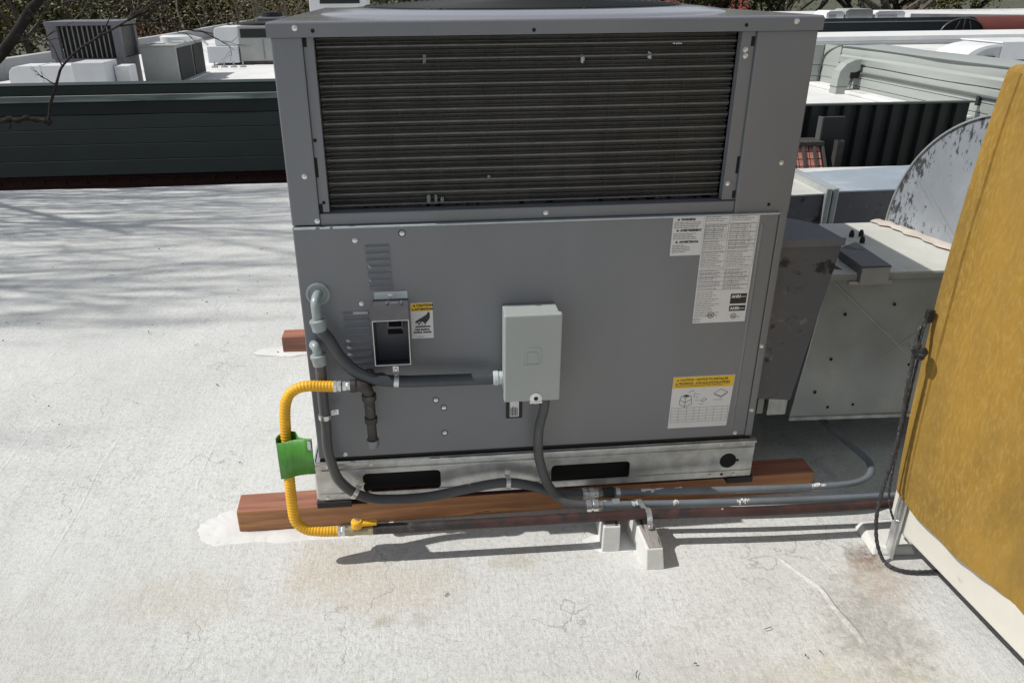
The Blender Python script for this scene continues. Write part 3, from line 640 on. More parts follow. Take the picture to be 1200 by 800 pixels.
# ------------------------------------------------------------------ gas line
def coupling(par, name, c, axis, r, L, mat, hexa=False):
    b = B(); b.lathe(c, axis, [(0, r*.86), (L*.08, r), (L*.45, r), (L*.5, r*.82), (L*.58, r*.82), (L*.62, r*.95), (L*.95, r*.95), (L, r*.8)], 6 if hexa else 16)
    return obj(name, b, mat, par, smooth=not hexa)
hz = thing('gas_hose', (-.03, -.145, .0), 'yellow ribbed gas hose curving round the left corner of the air conditioner', 'hose')
hp = spline([(.070, -.073, .473), (.035, -.072, .475), (.005, -.072, .477), (-.021, -.073, .472), (-.043, -.076, .455), (-.054, -.083, .421), (-.057, -.096, .357), (-.058, -.114, .269), (-.057, -.133, .179), (-.052, -.142, .134), (-.029, -.146, .109), (.006, -.147, .1), (.035, -.146, .0965), (.052, -.145, .095)], 40)
d_, acc = [0], 0
for i in range(1, len(hp)): acc += (hp[i]-hp[i-1]).length; d_.append(acc)
# resample evenly, four samples per rib
rib = .0078; nS = int(acc/rib*4); rs = []; j = 0
for k in range(nS+1):
    s = acc*k/nS
    while j < len(d_)-2 and d_[j+1] < s: j += 1
    rs.append(hp[j].lerp(hp[j+1], (s-d_[j])/max(1e-6, d_[j+1]-d_[j])))
b = B(); b.tube(rs, lambda t: (.0128, .0138, .0138, .0128)[int(round(t*nS)) % 4]*1.0, 12); obj('ribbed_tube', b, 'yellow_jacket', hz, smooth=True)
coupling(hz, 'hose_nut', (.066, -.073, .473), (1, -.02, 0), .0155, .020, 'zinc', True)
coupling(hz, 'hose_adapter', (.087, -.072, .472), (1, 0, 0), .0125, .024, 'zinc', True)
coupling(hz, 'hose_nut', (.048, -.145, .095), (1, 0, 0), .0150, .022, 'zinc', True)
dl = thing('gas_drip_leg', (.15, -.07, .28), 'black iron gas elbow with a capped drip leg pointing down on the panel', 'pipe fitting')
b = B(); b.tube([(.107, -.071, .4715), (.120, -.071, .4715)], .0165, 14); b.tube(spline([(.112, -.07, .4710), (.132, -.07, .4690), (.146, -.07, .458), (.1495, -.07, .437)], 6), .0145, 14); b.tube([(.1495, -.07, .445), (.1495, -.07, .430)], .0178, 14); b.tube([(.146, -.07, .46), (.15, -.03, .466), (.15, -.004, .468)], .0125, 12)
b.tube([(.160, -.055, .4715), (.185, -.03, .4735)], .0125, 10); obj('iron_elbow', b, 'black_iron', dl, smooth=True)
b = B(); b.tube([(.1495, -.07, .432), (.1500, -.07, .372)], .0132, 14); b.tube([(.15, -.07, .381), (.15, -.07, .366)], .0158, 14); b.tube([(.15, -.07, .366), (.1505, -.07, .312)], .0118, 14); obj('drip_pipe', b, 'black_iron', dl, smooth=True)
b = B(); b.lathe((.1505, -.07, .316), (0, 0, -1), [(0, .0155), (.004, .0162), (.014, .0158), (.022, .013), (.024, .008)], 12); obj('end_cap', b, 'emt_bare', dl, smooth=True)
gt = thing('green_tag', (-.05, -.12, .32), 'bright green plastic warning tag wrapped round the yellow gas hose', 'tag')
def tag_sheet():
    b = B(); bm = b.bm; prev = None
    prof = [(-.079, -.112), (-.076, -.126), (-.060, -.133), (-.040, -.133), (-.026, -.135), (-.008, -.141), (.012, -.150), (.0125, -.1485), (-.008, -.1385), (-.022, -.128), (-.028, -.112), (-.034, -.098), (-.050, -.088), (-.066, -.090), (-.076, -.099), (-.079, -.112)]
    for i, (x, y) in enumerate(prof):
        f = (x+.07)/.084; zt = .356+.016*f+(.003*math.sin(f*3) if i < 7 else .004); zb = .252+.025*f
        row = (bm.verts.new((x, y, zb)), bm.verts.new((x-.001*f, y-.001, (zt+zb)/2)), bm.verts.new((x, y, zt)))
        if prev:
            for k in range(2): bm.faces.new((prev[k], row[k], row[k+1], prev[k+1]))
        prev = row
    return b
o = obj('tag_sheet', tag_sheet(), 'tag_green', gt, smooth=True); md = o.modifiers.new('thick', 'SOLIDIFY'); md.thickness = .0008
b = B(); b.poly([(.000, -.1462, .343), (.010, -.1506, .343), (.010, -.1506, .370), (.000, -.1462, .370)])
l_ = obj('tag_sticker', b, 'ink_grey', gt, recalc=False)
b = B()
for k in range(6): b.poly([(.0012, -.1472, .347+.0036*k), (.0088, -.1506, .347+.0036*k), (.0088, -.1506, .349+.0036*k), (.0012, -.1472, .349+.0036*k)])
obj('fine_print', b, 'sticker_white', l_, kind='stuff', recalc=False)
vt = thing('gas_valve', (.11, -.146, .08), 'brass gas shut-off valve with a small yellow lever handle', 'valve')
b = B(); b.tube([(.070, -.146, .095), (.146, -.147, .095)], lambda t: .0125 if t < .3 or t > .7 else .016, 12); b.bm.verts.ensure_lookup_table(); obj('valve_body', b, 'brass', vt, smooth=True)
for xh in (.078, .128): b = B(); b.lathe((xh, -.146, .095), (1, 0, 0), [(0, .0147), (.013, .0147)], 6); obj('hex_end', b, 'brass', vt)
b = B(); b.lathe((.100, -.146, .106), (0, 0, 1), [(0, .0145), (.016, .0150), (.020, .0135), (.021, .008)], 16); b.hexa([(.100, -.156, .113), (.150, -.154, .112), (.150, -.138, .112), (.100, -.136, .113), (.100, -.156, .123), (.150, -.154, .120), (.150, -.138, .120), (.100, -.136, .123)]); b.bevel(.002); hd = obj('lever_handle', b, 'yellow_handle', vt)
b = B(); b.lathe((.100, -.146, .1265), (0, 0, 1), [(0, .006), (.004, .0055)], 6); obj('handle_nut', b, 'zinc', hd)
gp = thing('gas_pipe', (.8, -.16, .08), 'long reddish brown iron gas pipe running along the front of the timber sleeper', 'pipe')
b = B(); b.tube(spline([(.140, -.147, .0955), (.5, -.151, .0955), (.83, -.155, .0955), (1.17, -.172, .0955), (1.6, -.176, .0955), (2.6, -.185, .0955)], 6), .0135, 14); obj('pipe', b, 'gas_pipe', gp, smooth=True)
b = B(); b.tube([(.143, -.147, .0955), (.32, -.149, .0955)], .0137, 14); obj('bare_end', b, 'black_iron', gp, smooth=True)

# ------------------------------------------------------------------ electrical: disconnect and conduits
db = thing('electrical_disconnect', (.55, -.04, .41), 'grey metal disconnect box fixed to the middle of the air conditioner panel', 'electrical box')
b = B(); b.box(.485, .617, -.078, -.0035, .418, .640); b.bevel(.003); obj('enclosure', b, 'box_grey', db)
b = B(); b.box(.4815, .620, -.090, -.070, .4135, .6455); b.bevel(.0035); cv = obj('cover', b, 'box_grey', db)
def emboss():
    b = B(); x0, x1, z0, z1, w, y = .527, .573, .515, .560, .0026, -.0908
    r = .012
    def arc_pts(x0, x1, z0, z1, r):
        P = []
        for cx, cz, a0 in ((x1-r, z1-r, 0), (x0+r*.3, z1-r*.3, 90), (x0+r*.3, z0+r*.3, 180), (x1-r, z0+r, 270)):
            rr = r if cx == x1-r else r*.3
            for k in range(5): a = math.radians(a0+k*22.5); P.append((cx+rr*math.cos(a), cz+rr*math.sin(a)))
        return P
    for q in ((x0, x1, z0, z1, r), (x0+.010, x1-.008, z0+.002, z1-.012, .008)):
        P = arc_pts(*q); b.tube([(x, y+.0008, z) for x, z in P]+[(P[0][0], y+.0008, P[0][1])], .0012, 6, cap=False)
    return b
obj('embossed_letter', emboss(), 'box_grey', cv, smooth=True)
b = B(); b.lathe((.5605, -.0905, .4215), (0, -1, 0), [(0, .0155), (.001, .0155), (.0015, .014)], 18); b.box(.545, .576, -.093, -.080, .4085, .4135); obj('hasp', b, 'zinc', cv, smooth=True)
b = B(); b.lathe((.5605, -.0922, .4215), (0, -1, 0), [(0, .0055), (.0005, .0055)], 10); obj('hasp_hole', b, 'black_hole', cv)

def clamp(par, c, axis, r, ear, mat='zinc'):
    A = Vector(axis).normalized(); c = Vector(c); b = B(); b.lathe(c-A*.006, A, [(0, r+.0005), (0, r+.0025), (.012, r+.0025), (.012, r+.0005)], 18)
    e = Vector(ear).normalized(); s = A; n = Vector((0, -1, 0)); p = c+e*(r+.001)
    q = [p-s*.007, p+s*.007, p+s*.007+e*.020, p-s*.007+e*.020]; off = Vector((0, .010, 0))
    b.hexa([v+off for v in q]+[v+off-Vector((0, .0025, 0)) for v in q])
    o = obj('conduit_clamp', b, mat, par, smooth=True)
    b = B(); b.lathe(p+e*.011+off-Vector((0, .002, 0)), (0, -1, 0), [(0, .0052), (.003, .0048), (.004, .003)], 8); obj('clamp_screw', b, 'zinc', o); return o
def elbow_fitting(par, top, body, down):
    b = B(); b.tube(spline(body, 6), .0115, 14); obj('fitting_elbow', b, 'fitting_grey', par, smooth=True)
    b = B(); b.lathe(down, (.15, 0, -1), [(0, .0135), (.002, .0195), (.006, .0200), (.010, .0185), (.028, .0178), (.030, .0145)], 18); obj('fitting_nut', b, 'fitting_grey', par, smooth=True)
c1 = thing('flexible_conduit', (.25, -.05, .45), 'dark flexible conduit sagging from the upper grey elbow across to the disconnect box', 'conduit')
elbow_fitting(c1, None, [(.043, -.006, .688), (.042, -.030, .688), (.041, -.046, .681), (.0415, -.050, .662), (.0425, -.050, .636)], (.0415, -.05, .642))
w1 = spline([(.045, -.05, .628), (.052, -.050, .607), (.064, -.050, .588), (.089, -.052, .538), (.127, -.057, .498), (.175, -.060, .479), (.235, -.058, .470), (.30, -.054, .466), (.40, -.048, .461), (.470, -.044, .459)], 8)
b = B(); b.tube(w1, .0148, 14); obj('conduit_run', b, 'conduit_rubber', c1, smooth=True)
b = B(); b.lathe((.458, -.045, .4595), (1, 0, 0), [(0, .016), (.002, .0185), (.012, .019), (.013, .0165), (.018, .0165), (.019, .0175), (.025, .0165)], 16); obj('conduit_connector', b, 'fitting_pale', c1, smooth=True)
clamp(c1, (.218, -.0585, .4725), (1, 0, -.12), .0150, (0, 0, 1))
c2 = thing('flexible_conduit', (.2, -.05, .1), 'dark flexible conduit dropping down the left edge and along the base rail', 'conduit')
elbow_fitting(c2, None, [(.020, -.004, .555), (.024, -.030, .565), (.030, -.048, .570), (.034, -.052, .560), (.0355, -.05, .540)], (.034, -.05, .551))
w2 = spline([(.037, -.05, .530), (.036, -.048, .47), (.034, -.046, .421), (.034, -.044, .347), (.033, -.046, .275), (.045, -.048, .205), (.060, -.048, .172), (.089, -.048, .140), (.125, -.047, .121), (.17, -.046, .111), (.279, -.046, .111), (.393, -.045, .130), (.485, -.042, .140), (.554, -.042, .127), (.625, -.045, .102), (.672, -.05, .0960), (.722, -.052, .0955)], 8)
b = B(); b.tube(w2, .0132, 14); obj('conduit_run', b, 'conduit_rubber_light', c2, smooth=True)
clamp(c2, (.034, -.045, .375), (0, 0, 1), .0135, (1, 0, .2)); clamp(c2, (.090, -.048, .140), (.8, 0, -.6), .0135, (.65, 0, .75)); clamp(c2, (.498, -.042, .139), (1, 0, -.1), .0135, (0, 0, 1))
c3 = thing('flexible_conduit', (.6, -.05, .2), 'dark flexible conduit hanging straight down from the bottom of the disconnect box', 'conduit')
w3 = spline([(.5905, -.050, .420), (.589, -.050, .37), (.578, -.050, .314), (.576, -.052, .26), (.580, -.056, .215), (.597, -.066, .155), (.623, -.080, .118), (.66, -.098, .1), (.706, -.104, .0955)], 8)
b = B(); b.tube(w3, .0128, 14); obj('conduit_run', b, 'conduit_rubber_light', c3, smooth=True)
b = B(); b.lathe((.5905, -.05, .424), (0, 0, -1), [(0, .0165), (.010, .0165), (.011, .0185), (.014, .015)], 14); obj('conduit_connector', b, 'fitting_grey', c3, smooth=True)
for nm, lab, pts, cy in (('rigid_conduit', 'grey metal conduit nearer the air conditioner that bends back under the duct', [(.735, -.052, .0955), (.95, -.066, .0955), (1.207, -.080, .0955), (1.38, -.084, .0955), (1.46, -.078, .0955), (1.515, -.052, .0955), (1.548, -.005, .095), (1.557, .04, .094), (1.548, .136, .093), (1.540, .236, .092), (1.52, .6, .09), (1.5, 1.0, .088)], -.052),
                         ('rigid_conduit', 'grey metal conduit just behind the gas pipe, clamped by the strap', [(.725, -.1045, .0955), (.95, -.120, .0955), (1.186, -.134, .0955), (1.491, -.143, .0955), (2.0, -.15, .0955), (2.6, -.155, .0955)], -.1045)):
    t = thing(nm, (.9, cy, .08), lab, 'conduit')
    b = B(); b.tube(spline(pts, 8), .0099, 12); obj('conduit_pipe', b, 'emt', t, smooth=True)
    x0 = .700; b = B()
    b.lathe((x0, cy, .0955), (1, -.03, 0), [(0, .0135), (.001, .0165), (.013, .0165), (.014, .0135), (.018, .0135), (.019, .0160), (.032, .0160), (.034, .0125), (.044, .0125), (.045, .0112)], 8); obj('compression_coupling', b, 'zinc', t, smooth=True)
    if cy > -.06:
        b = B(); b.tube([(.757, -.053, .0955), (.787, -.054, .0955)], .0150, 14); obj('strap_band', b, 'rubber_black', t, smooth=True)
        b = B(); b.lathe((.792, -.055, .0955), (1, 0, 0), [(0, .013), (.010, .013), (.012, .0115)], 8); obj('set_screw_collar', b, 'zinc', t)
    else:
        b = B(); b.lathe((.772, -.1025, .098), (1, -.03, 0), [(0, .0125), (.018, .0125)], 6); obj('set_screw_collar', b, 'zinc', t)
# splashes of coating left on the pipes
def splash(par, x0, x1, y, z, r):
    b = B(); n = 9
    for i in range(n):
        x = x0+(x1-x0)*i/n; w = (x1-x0)/n*random.uniform(.5, 1.1); a0 = random.uniform(-.2, .5); a1 = a0+random.uniform(.5, 1.3)
        P = [(math.cos(PI/2+a), math.sin(PI/2+a)) for a in (a0, (a0+a1)/2, a1)]
        for k in range(2): b.poly([(x, y+P[k][0]*r, z+P[k][1]*r), (x+w, y+P[k][0]*r, z+P[k][1]*r), (x+w, y+P[k+1][0]*r, z+P[k+1][1]*r), (x, y+P[k+1][0]*r, z+P[k+1][1]*r)])
    return b
for q in ((.86, .98, -.062, .0955, .0103), (1.33, 1.37, -.0825, .0955, .0111)):
    o = obj('paint_splash', splash(None, *q), 'fresh_coating', bpy.data.objects['rigid_conduit'])
for q in ((.93, .945, -.118, .0955, .0111), (1.10, 1.135, -.13, .0955, .0111), (.82, .845, -.112, .0955, .0111)):
    o = obj('paint_splash', splash(None, *q), 'fresh_coating', bpy.data.objects['rigid_conduit.001'])

# ------------------------------------------------------------------ sheet metal ducts to the right of the unit
tr = thing('duct_transition', (1.28, .1, .3), 'dark grey stained sheet metal collar joining the air conditioner to the duct', 'duct')
b = B(); b.hexa([(1.182, .09, .285), (1.325, .09, .270), (1.325, .55, .27), (1.182, .55, .285), (1.182, .075, .757), (1.378, .068, .755), (1.372, .20, .757), (1.182, .42, .757)]); b.bevel(.003); obj('collar', b, 'transition_grey', tr)
b = B(); b.hexa([(1.183, .43, .285), (1.47, .25, .30), (1.47, .66, .30), (1.183, .62, .285), (1.183, .42, .754), (1.50, .24, .602), (1.50, .66, .602), (1.183, .62, .754)]); b.bevel(.003); obj('sloping_top', b, 'transition_grey', tr)
b = B(); b.box(1.184, 1.3785, .060, .0675, .738, .7585); b.bevel(.0015); obj('drive_cleat', b, 'hvac_grey', tr)
b = B(); b.tube([(1.186, .062, .72), (1.187, .061, .745), (1.19, .055, .762)], .006, 6); obj('sealant', b, 'ink_grey', tr)
b = B(); b.hexa([(1.225, .13, .215), (1.245, .13, .21), (1.245, .3, .21), (1.225, .3, .215), (1.225, .13, .287), (1.245, .13, .283), (1.245, .3, .283), (1.225, .3, .287)]); obj('rubber_boot', b, 'rubber_black', tr)
b = B(); b.box(1.25, 1.268, .128, .3, .208, .283); obj('insulation_edge', b, 'hvac_pale', tr)
b = B(); b.box(1.278, 1.335, .12, .3, .205, .281); b.bevel(.003); obj('end_flange', b, 'galvanized', tr)

md_ = thing('supply_duct', (1.7, .45, .13), 'wide low galvanized duct box with cross-broken front beside the air conditioner', 'duct')
b = B(); b.hexa([(1.403, .215, .132), (2.25, .205, .120), (2.25, .70, .12), (1.43, .70, .132), (1.449, .222, .598), (2.25, .21, .594), (2.25, .69, .594), (1.46, .69, .598)]); b.bevel(.003); obj('duct_box', b, 'duct_metal', md_)
b = B(); b.hexa([(1.447, .214, .5985), (2.255, .202, .5945), (2.255, .695, .5945), (1.45, .695, .5985), (1.447, .214, .603), (2.255, .202, .599), (2.255, .695, .599), (1.45, .695, .603)]); obj('duct_lid', b, 'duct_top', md_)
b = B(); b.hexa([(1.40, .209, .126), (2.25, .199, .114), (2.25, .206, .114), (1.40, .216, .126), (1.40, .209, .137), (2.25, .199, .125), (2.25, .206, .125), (1.40, .216, .137)]); obj('bottom_flange', b, 'galvanized', md_)
b = B(); b.hexa([(1.446, .211, .583), (2.25, .20, .579), (2.25, .205, .579), (1.446, .216, .583), (1.446, .211, .5985), (2.25, .20, .5945), (2.25, .205, .5945), (1.446, .216, .5985)]); obj('top_flange', b, 'duct_metal', md_)
# pressed crosses (cross-breaking)
for (xa, za, xb, zb) in ((1.47, .57, 1.95, .15), (1.44, .15, 1.95, .57)):
    b = B(); P = Vector((xa, .2165, za)); Q = Vector((xb, .2115, zb)); n = Vector((-(Q-P).z, 0, (Q-P).x)).normalized()*.005
    b.prism([P-n*.5, P+Vector((0, -.0006, 0)), P+n*.5], Q-P); obj('pressed_crease', b, 'duct_metal', md_)
bo = None
for x, z in ((1.515, .475), (1.50, .33), (1.47, .22), (1.52, .165), (1.66, .50), (1.75, .3), (1.6, .17)):
    if bo is None:
        b = B(); b.lathe((0, 0, 0), (0, -1, 0), [(0, .005), (.002, .005), (.004, .003)], 8); bo = obj('rivet', b, 'hvac_dark', md_, loc=(0, 0, 0)); bo.location = Vector((x, .215, z))-WL[md_.name]
    else: copy(bo, (x, .215, z), md_)
b = B(); b.lathe((0, 0, 0), (0, 0, 1), [(0, .008), (.012, .008), (.014, .006), (.020, .005)], 8); s0 = obj('roof_bolt', b, 'rubber_black', md_, loc=(0, 0, 0)); s0.location = Vector((1.690, .545, .603))-WL[md_.name]
copy(s0, (1.722, .545, .603), md_); copy(s0, (1.688, .478, .603), md_)
bk = thing('sheet_metal_box', (1.57, .25, .58), 'small dark sheet metal box with a rust-stained end on the front edge of the duct', 'duct')
b = B(); b.hexa([(1.524, .198, .577), (1.606, .196, .577), (1.612, .39, .604), (1.535, .34, .604), (1.521, .192, .630), (1.609, .19, .630), (1.618, .40, .634), (1.525, .34, .634)])
b.bevel(.003); obj('box_body', b, 'transition_grey', bk)
b = B(); b.box(1.523, 1.605, .1875, .191, .575, .625); obj('end_plate', b, 'duct_metal', bk)
b = B(); b.hexa([(1.50, .205, .5705), (1.63, .2, .5705), (1.63, .208, .5705), (1.50, .213, .5705), (1.505, .2045, .580), (1.625, .1995, .580), (1.625, .2075, .580), (1.505, .2125, .580)]); obj('rust_edge', b, 'caulk_tan', bk)

rd = thing('return_duct', (2.3, 1.35, .2), 'bluish flat topped duct running behind the duct box toward the black wall', 'duct')
b = B(); b.hexa([(1.945, 1.115, .14), (3.4, 1.15, .14), (3.4, 1.66, .14), (1.945, 1.44, .14), (1.945, 1.115, .598), (3.4, 1.15, .598), (3.4, 1.66, .598), (1.945, 1.44, .598)]); b.bevel(.004); obj('duct_body', b, 'transition_grey', rd)
b = B(); b.hexa([(1.943, 1.112, .5985), (3.4, 1.146, .5985), (3.4, 1.665, .5985), (1.943, 1.444, .5985), (1.943, 1.112, .604), (3.4, 1.146, .604), (3.4, 1.665, .604), (1.943, 1.444, .604)]); obj('duct_lid', b, 'duct_bluish', rd)
b = B(); b.hexa([(1.185, 1.03, .20), (1.885, 1.105, .14), (1.885, 1.46, .14), (1.185, 1.2, .20), (1.185, 1.03, .60), (1.885, 1.105, .594), (1.885, 1.46, .594), (1.185, 1.2, .60)]); b.bevel(.003); obj('short_section', b, 'transition_grey', rd)
b = B(); b.hexa([(1.185, 1.027, .6005), (1.885, 1.10, .5945), (1.885, 1.465, .5945), (1.185, 1.205, .6005), (1.185, 1.027, .606), (1.885, 1.10, .600), (1.885, 1.465, .600), (1.185, 1.205, .606)]); obj('section_lid', b, 'duct_top', rd)
for x in (1.885, 1.913): b = B(); b.box(x+.001, x+.024, 1.085, 1.48, .12, .622); b.bevel(.004); obj('joint_flange', b, 'duct_metal', rd)

# quarter-round elbow feeding the cooler
el = thing('duct_elbow', (2.1, .45, .6), 'tall quarter-round duct elbow with flaking grey paint standing on the duct box', 'duct')
R0, cy0, cz0 = .415, .268, .603
def arc(n=24, r=R0): return [(cy0+r*math.cos(k*PI/2/n), cz0+r*math.sin(k*PI/2/n)) for k in range(n+1)]
def xl(y): return 1.895+(.679-y)*.16     # the cheek is turned slightly
b = B(); A = arc(); pl = [(xl(cy0), cy0, cz0)]+[(xl(y), y, z) for y, z in A]
b.prism(pl, (.004, 0, 0)); obj('near_cheek', b, 'flaking_zinc', el)
b = B(); b.prism([(x+.5, y, z) for x, y, z in pl], (.004, 0, 0)); obj('far_cheek', b, 'flaking_zinc', el)
b = B(); prev = None
for y, z in A:
    row = [b.bm.verts.new(p) for p in ((xl(y)-.006, y, z), (xl(y)+.51, y, z), (xl(y)+.51, cy0+(y-cy0)*1.012, cz0+(z-cz0)*1.012), (xl(y)-.006, cy0+(y-cy0)*1.012, cz0+(z-cz0)*1.012))]
    if prev:
        for k in range(4): b.bm.faces.new((prev[k], prev[(k+1) % 4], row[(k+1) % 4], row[k]))
    prev = row
obj('curved_back', b, 'duct_metal', el, smooth=True)
b = B()
for (ya, za, yb, zb) in ((.60, .78, .40, .62),):
    P = Vector((xl(ya)-.0005, ya, za)); Q = Vector((xl(yb)-.0005, yb, zb)); t = (Q-P); n = Vector((0, -t.z, t.y)).normalized()*.005
    b.prism([P-n*2, P+Vector((-.0011, 0, 0)), P+n*2], t)
obj('pressed_crease', b, 'flaking_zinc', el)
b = B(); b.box(xl(.268)-.003, xl(.268)+.51, -.23, .262, .62, 1.02); obj('straight_section', b, 'duct_metal', el)
# lumpy caulk and paint along the foot of the elbow
b = B(); P = spline([(xl(.70)-.03, .70, .606), (xl(.62)-.018, .62, .607), (xl(.5)-.014, .5, .606), (xl(.38)-.018, .38, .607), (xl(.25)-.02, .24, .606)], 10); n = len(P)
b.tube(P, lambda t: .026+.022*noise.noise(Vector((t*11, 2, 0)))+.008*noise.noise(Vector((t*40, 5, 0))), 8, rz=.2); obj('caulk_bead', b, 'caulk_tan', el, smooth=True)

# ------------------------------------------------------------------ covered cooler at the right
def cx_(y): return 1.462+(-.24-y)*.045
ct = thing('tarp_cover', (1.9, -.75, .16), 'faded mustard yellow canvas cover over a cooler at the right edge', 'canvas cover')
def tarp_w(x, y, z, f):        # how far the cloth stands off the frame
    e = max(.12, min(1, (-.245-y)/.10)) if y < -.2 else .12
    w = .012*noise.noise(Vector((y*2.2+x, z*1.4, 1)))+.011*noise.noise(Vector((y*7+x*5+z*1.5, z*2.5, 7)))*(1-f*.6)+.009*math.sin(y*13+z*3)*(1-f)**2+.007*max(0, noise.noise(Vector((y*16+z*5, z*1.2, 9))))+.0025*noise.noise(Vector((y*22, z*16, 2)))
    return w*e+.024*math.sin(PI*min(1, max(0, f)))**.8
def tarp():
    b = B(); bm = b.bm; per = []      # perimeter going round: left face (far to near), front, right, back
    ya, yb, xr = -.245, -1.25, 2.42
    N1 = 72
    for k in range(N1): y = ya+(yb-ya)*k/N1; per.append((cx_(y), y, -1, 0))
    for k in range(30): x = cx_(yb)+(xr-cx_(yb))*k/30; per.append((x, yb, 0, -1))
    for k in range(30): y = yb+(ya-yb)*k/30; per.append((xr, y, 1, 0))
    for k in range(30): x = xr+(cx_(ya)-xr)*k/30; per.append((x, ya, 0, 1))
    rows = []; NZ = 64
    for j in range(NZ+1):
        f = j/NZ; row = []
        for i, (x, y, nx, ny) in enumerate(per):
            zb = .172+.004*math.sin(y*9)+.005*noise.noise(Vector((y*9, x*9, 3)))-(.05*max(0, min(1, (y+.33)/.06)) if nx == -1 else 0)*0
            if nx == -1 and y > -.32: zb += .022*(y+.32)/.08
            zt = 1.197 if nx == -1 else 1.19
            z = zb+(zt-zb)*f
            w = tarp_w(x, y, z, f)
            row.append(bm.verts.new((x+nx*(w+.004), y+ny*(w+.004), z)))
        rows.append(row)
    n = len(per)
    for j in range(NZ):
        for i in range(n): bm.faces.new((rows[j][i], rows[j][(i+1) % n], rows[j+1][(i+1) % n], rows[j+1][i]))
    cx = sum(p[0] for p in per)/n; cyv = sum(p[1] for p in per)/n; prev = rows[-1]
    for q, dz in ((.985, .010), (.9, .016), (.5, .03)):
        row = [bm.verts.new((cx+(v.co.x-cx)*q, cyv+(v.co.y-cyv)*q, 1.193+dz)) for v in rows[-1]]
        for i in range(n): bm.faces.new((prev[i], prev[(i+1) % n], row[(i+1) % n], row[i]))
        prev = row
    bm.faces.new(prev); return b
o = obj('canvas_sheet', tarp(), 'tarp_canvas', ct, smooth=True)
b = B(); bm = b.bm; prev = None      # folded hem sewn down the far edge
for k in range(60):
    f = k/59; row = []
    for y, o in ((-.246, .0045), (-.247, .0085), (-.283, .0085), (-.285, .004)):
        x = cx_(y); z = .196+(1.190-.196)*f; row.append(bm.verts.new((x-tarp_w(x, y, z, f)-o, y, z)))
    if prev:
        for q in range(3): bm.faces.new((prev[q], row[q], row[q+1], prev[q+1]))
    prev = row
obj('edge_hem', b, 'tarp_canvas', ct, smooth=True)
cs = thing('cooler_stand', (1.9, -.75, 0), 'off white painted cooler stand under the yellow cover, with a foot on the roof', 'stand')
b = B(); b.hexa([(1.474, -.225, .082), (1.52, -.225, .082), (1.56, -1.3, .082), (1.515, -1.3, .082), (1.474, -.220, .182), (1.52, -.22, .182), (1.56, -1.3, .182), (1.515, -1.3, .182)]); b.bevel(.004); obj('side_beam', b, 'beam_white', cs)
b = B(); b.box(1.525, 2.42, -.29, -.235, .082, .18); b.box(2.38, 2.42, -1.25, -.295, .082, .18); b.box(1.565, 2.37, -1.25, -1.2, .082, .18); obj('rear_beam', b, 'beam_white', cs, kind=None)
b = B(); b.box(1.525, 2.378, -1.195, -.295, .09, .17); obj('cooler_sump', b, 'hvac_dark', cs)
lg = None
for x, y in ((1.468, -.248), (2.36, -.26), (1.53, -1.22), (2.36, -1.22)):
    if lg is None:
        b = B(); b.box(-.004, .030, -.004, 0, -.165, .03); b.box(-.004, 0, -.034, -.004, -.165, .03); b.bevel(.001); lg = obj('angle_leg', b, 'galvanized', cs, loc=(0, 0, 0)); lg.location = Vector((x, y, .166))-WL[cs.name]
    else: copy(lg, (x, y, .166), cs)
b = B(); b.lathe((1.4635, -.266, .11), (-1, 0, 0), [(0, .006), (.004, .006)], 6); obj('leg_bolt', b, 'zinc', cs)
b = B(); b.hexa([(1.425, -.26, 0), (1.54, -.27, 0), (1.55, -.13, 0), (1.44, -.14, 0), (1.432, -.25, .020), (1.53, -.26, .020), (1.54, -.15, .026), (1.45, -.155, .024)]); b.bevel(.005); obj('foot_pad', b, 'white_block', cs)
rp = thing('tie_rope', (1.42, -.27, .0), 'dark speckled rope hanging down the edge of the yellow cover to the roof', 'rope')
def rope(pts, r, name):
    P = spline(pts, 10); b = B(); n = len(P)
    b.tube(P, lambda t: r*(1+.16*math.sin(t*n*1.9)), 8); return obj(name, b, 'rope_dark', rp, smooth=True)
rope([(1.390, -.270, .596), (1.392, -.272, .56), (1.395, -.272, .50), (1.402, -.272, .42), (1.404, -.272, .33), (1.400, -.272, .25), (1.398, -.272, .18), (1.402, -.274, .12), (1.415, -.278, .06), (1.43, -.292, .018), (1.440, -.312, .010), (1.468, -.331, .008), (1.51, -.338, .008), (1.56, -.34, .008), (1.66, -.35, .008)], .0046, 'hanging_rope')
rope([(1.405, -.27, .588), (1.408, -.268, .5), (1.412, -.266, .42), (1.418, -.262, .30), (1.428, -.258, .2), (1.44, -.262, .15), (1.452, -.266, .12)], .0028, 'thin_cord')
rope([(1.398, -.268, .600), (1.404, -.262, .64), (1.412, -.257, .668), (1.425, -.25, .68)], .0035, 'tie_loop')
rope([(1.392, -.268, .600), (1.398, -.26, .645), (1.409, -.255, .668)], .0035, 'tie_loop')
for c, r in (((1.384, -.277, .613), .0125), ((1.400, -.276, .597), .0150), ((1.394, -.282, .606), .010), ((1.405, -.272, .582), .010)):
    b = B(); bmesh.ops.create_uvsphere(b.bm, u_segments=12, v_segments=8, radius=r)
    for v in b.bm.verts: v.co = Vector((v.co.x*1.2, v.co.y, v.co.z*.85))*(1+.12*noise.noise(v.co*90))+Vector(c)
    obj('rope_knot', b, 'rope_dark', rp, smooth=True)
b = B(); b.box(1.408, 1.424, -.262, -.250, .66, .69); b.bevel(.002); obj('grommet_tab', b, 'hvac_dark', rp)

# ------------------------------------------------------------------ ground far below and the building across the gap on the left
b = B(); b.poly([(-600, -600, -4.5), (600, -600, -4.5), (600, 800, -4.5), (-600, 800, -4.5)]); obj('ground', b, 'soil', kind='structure')

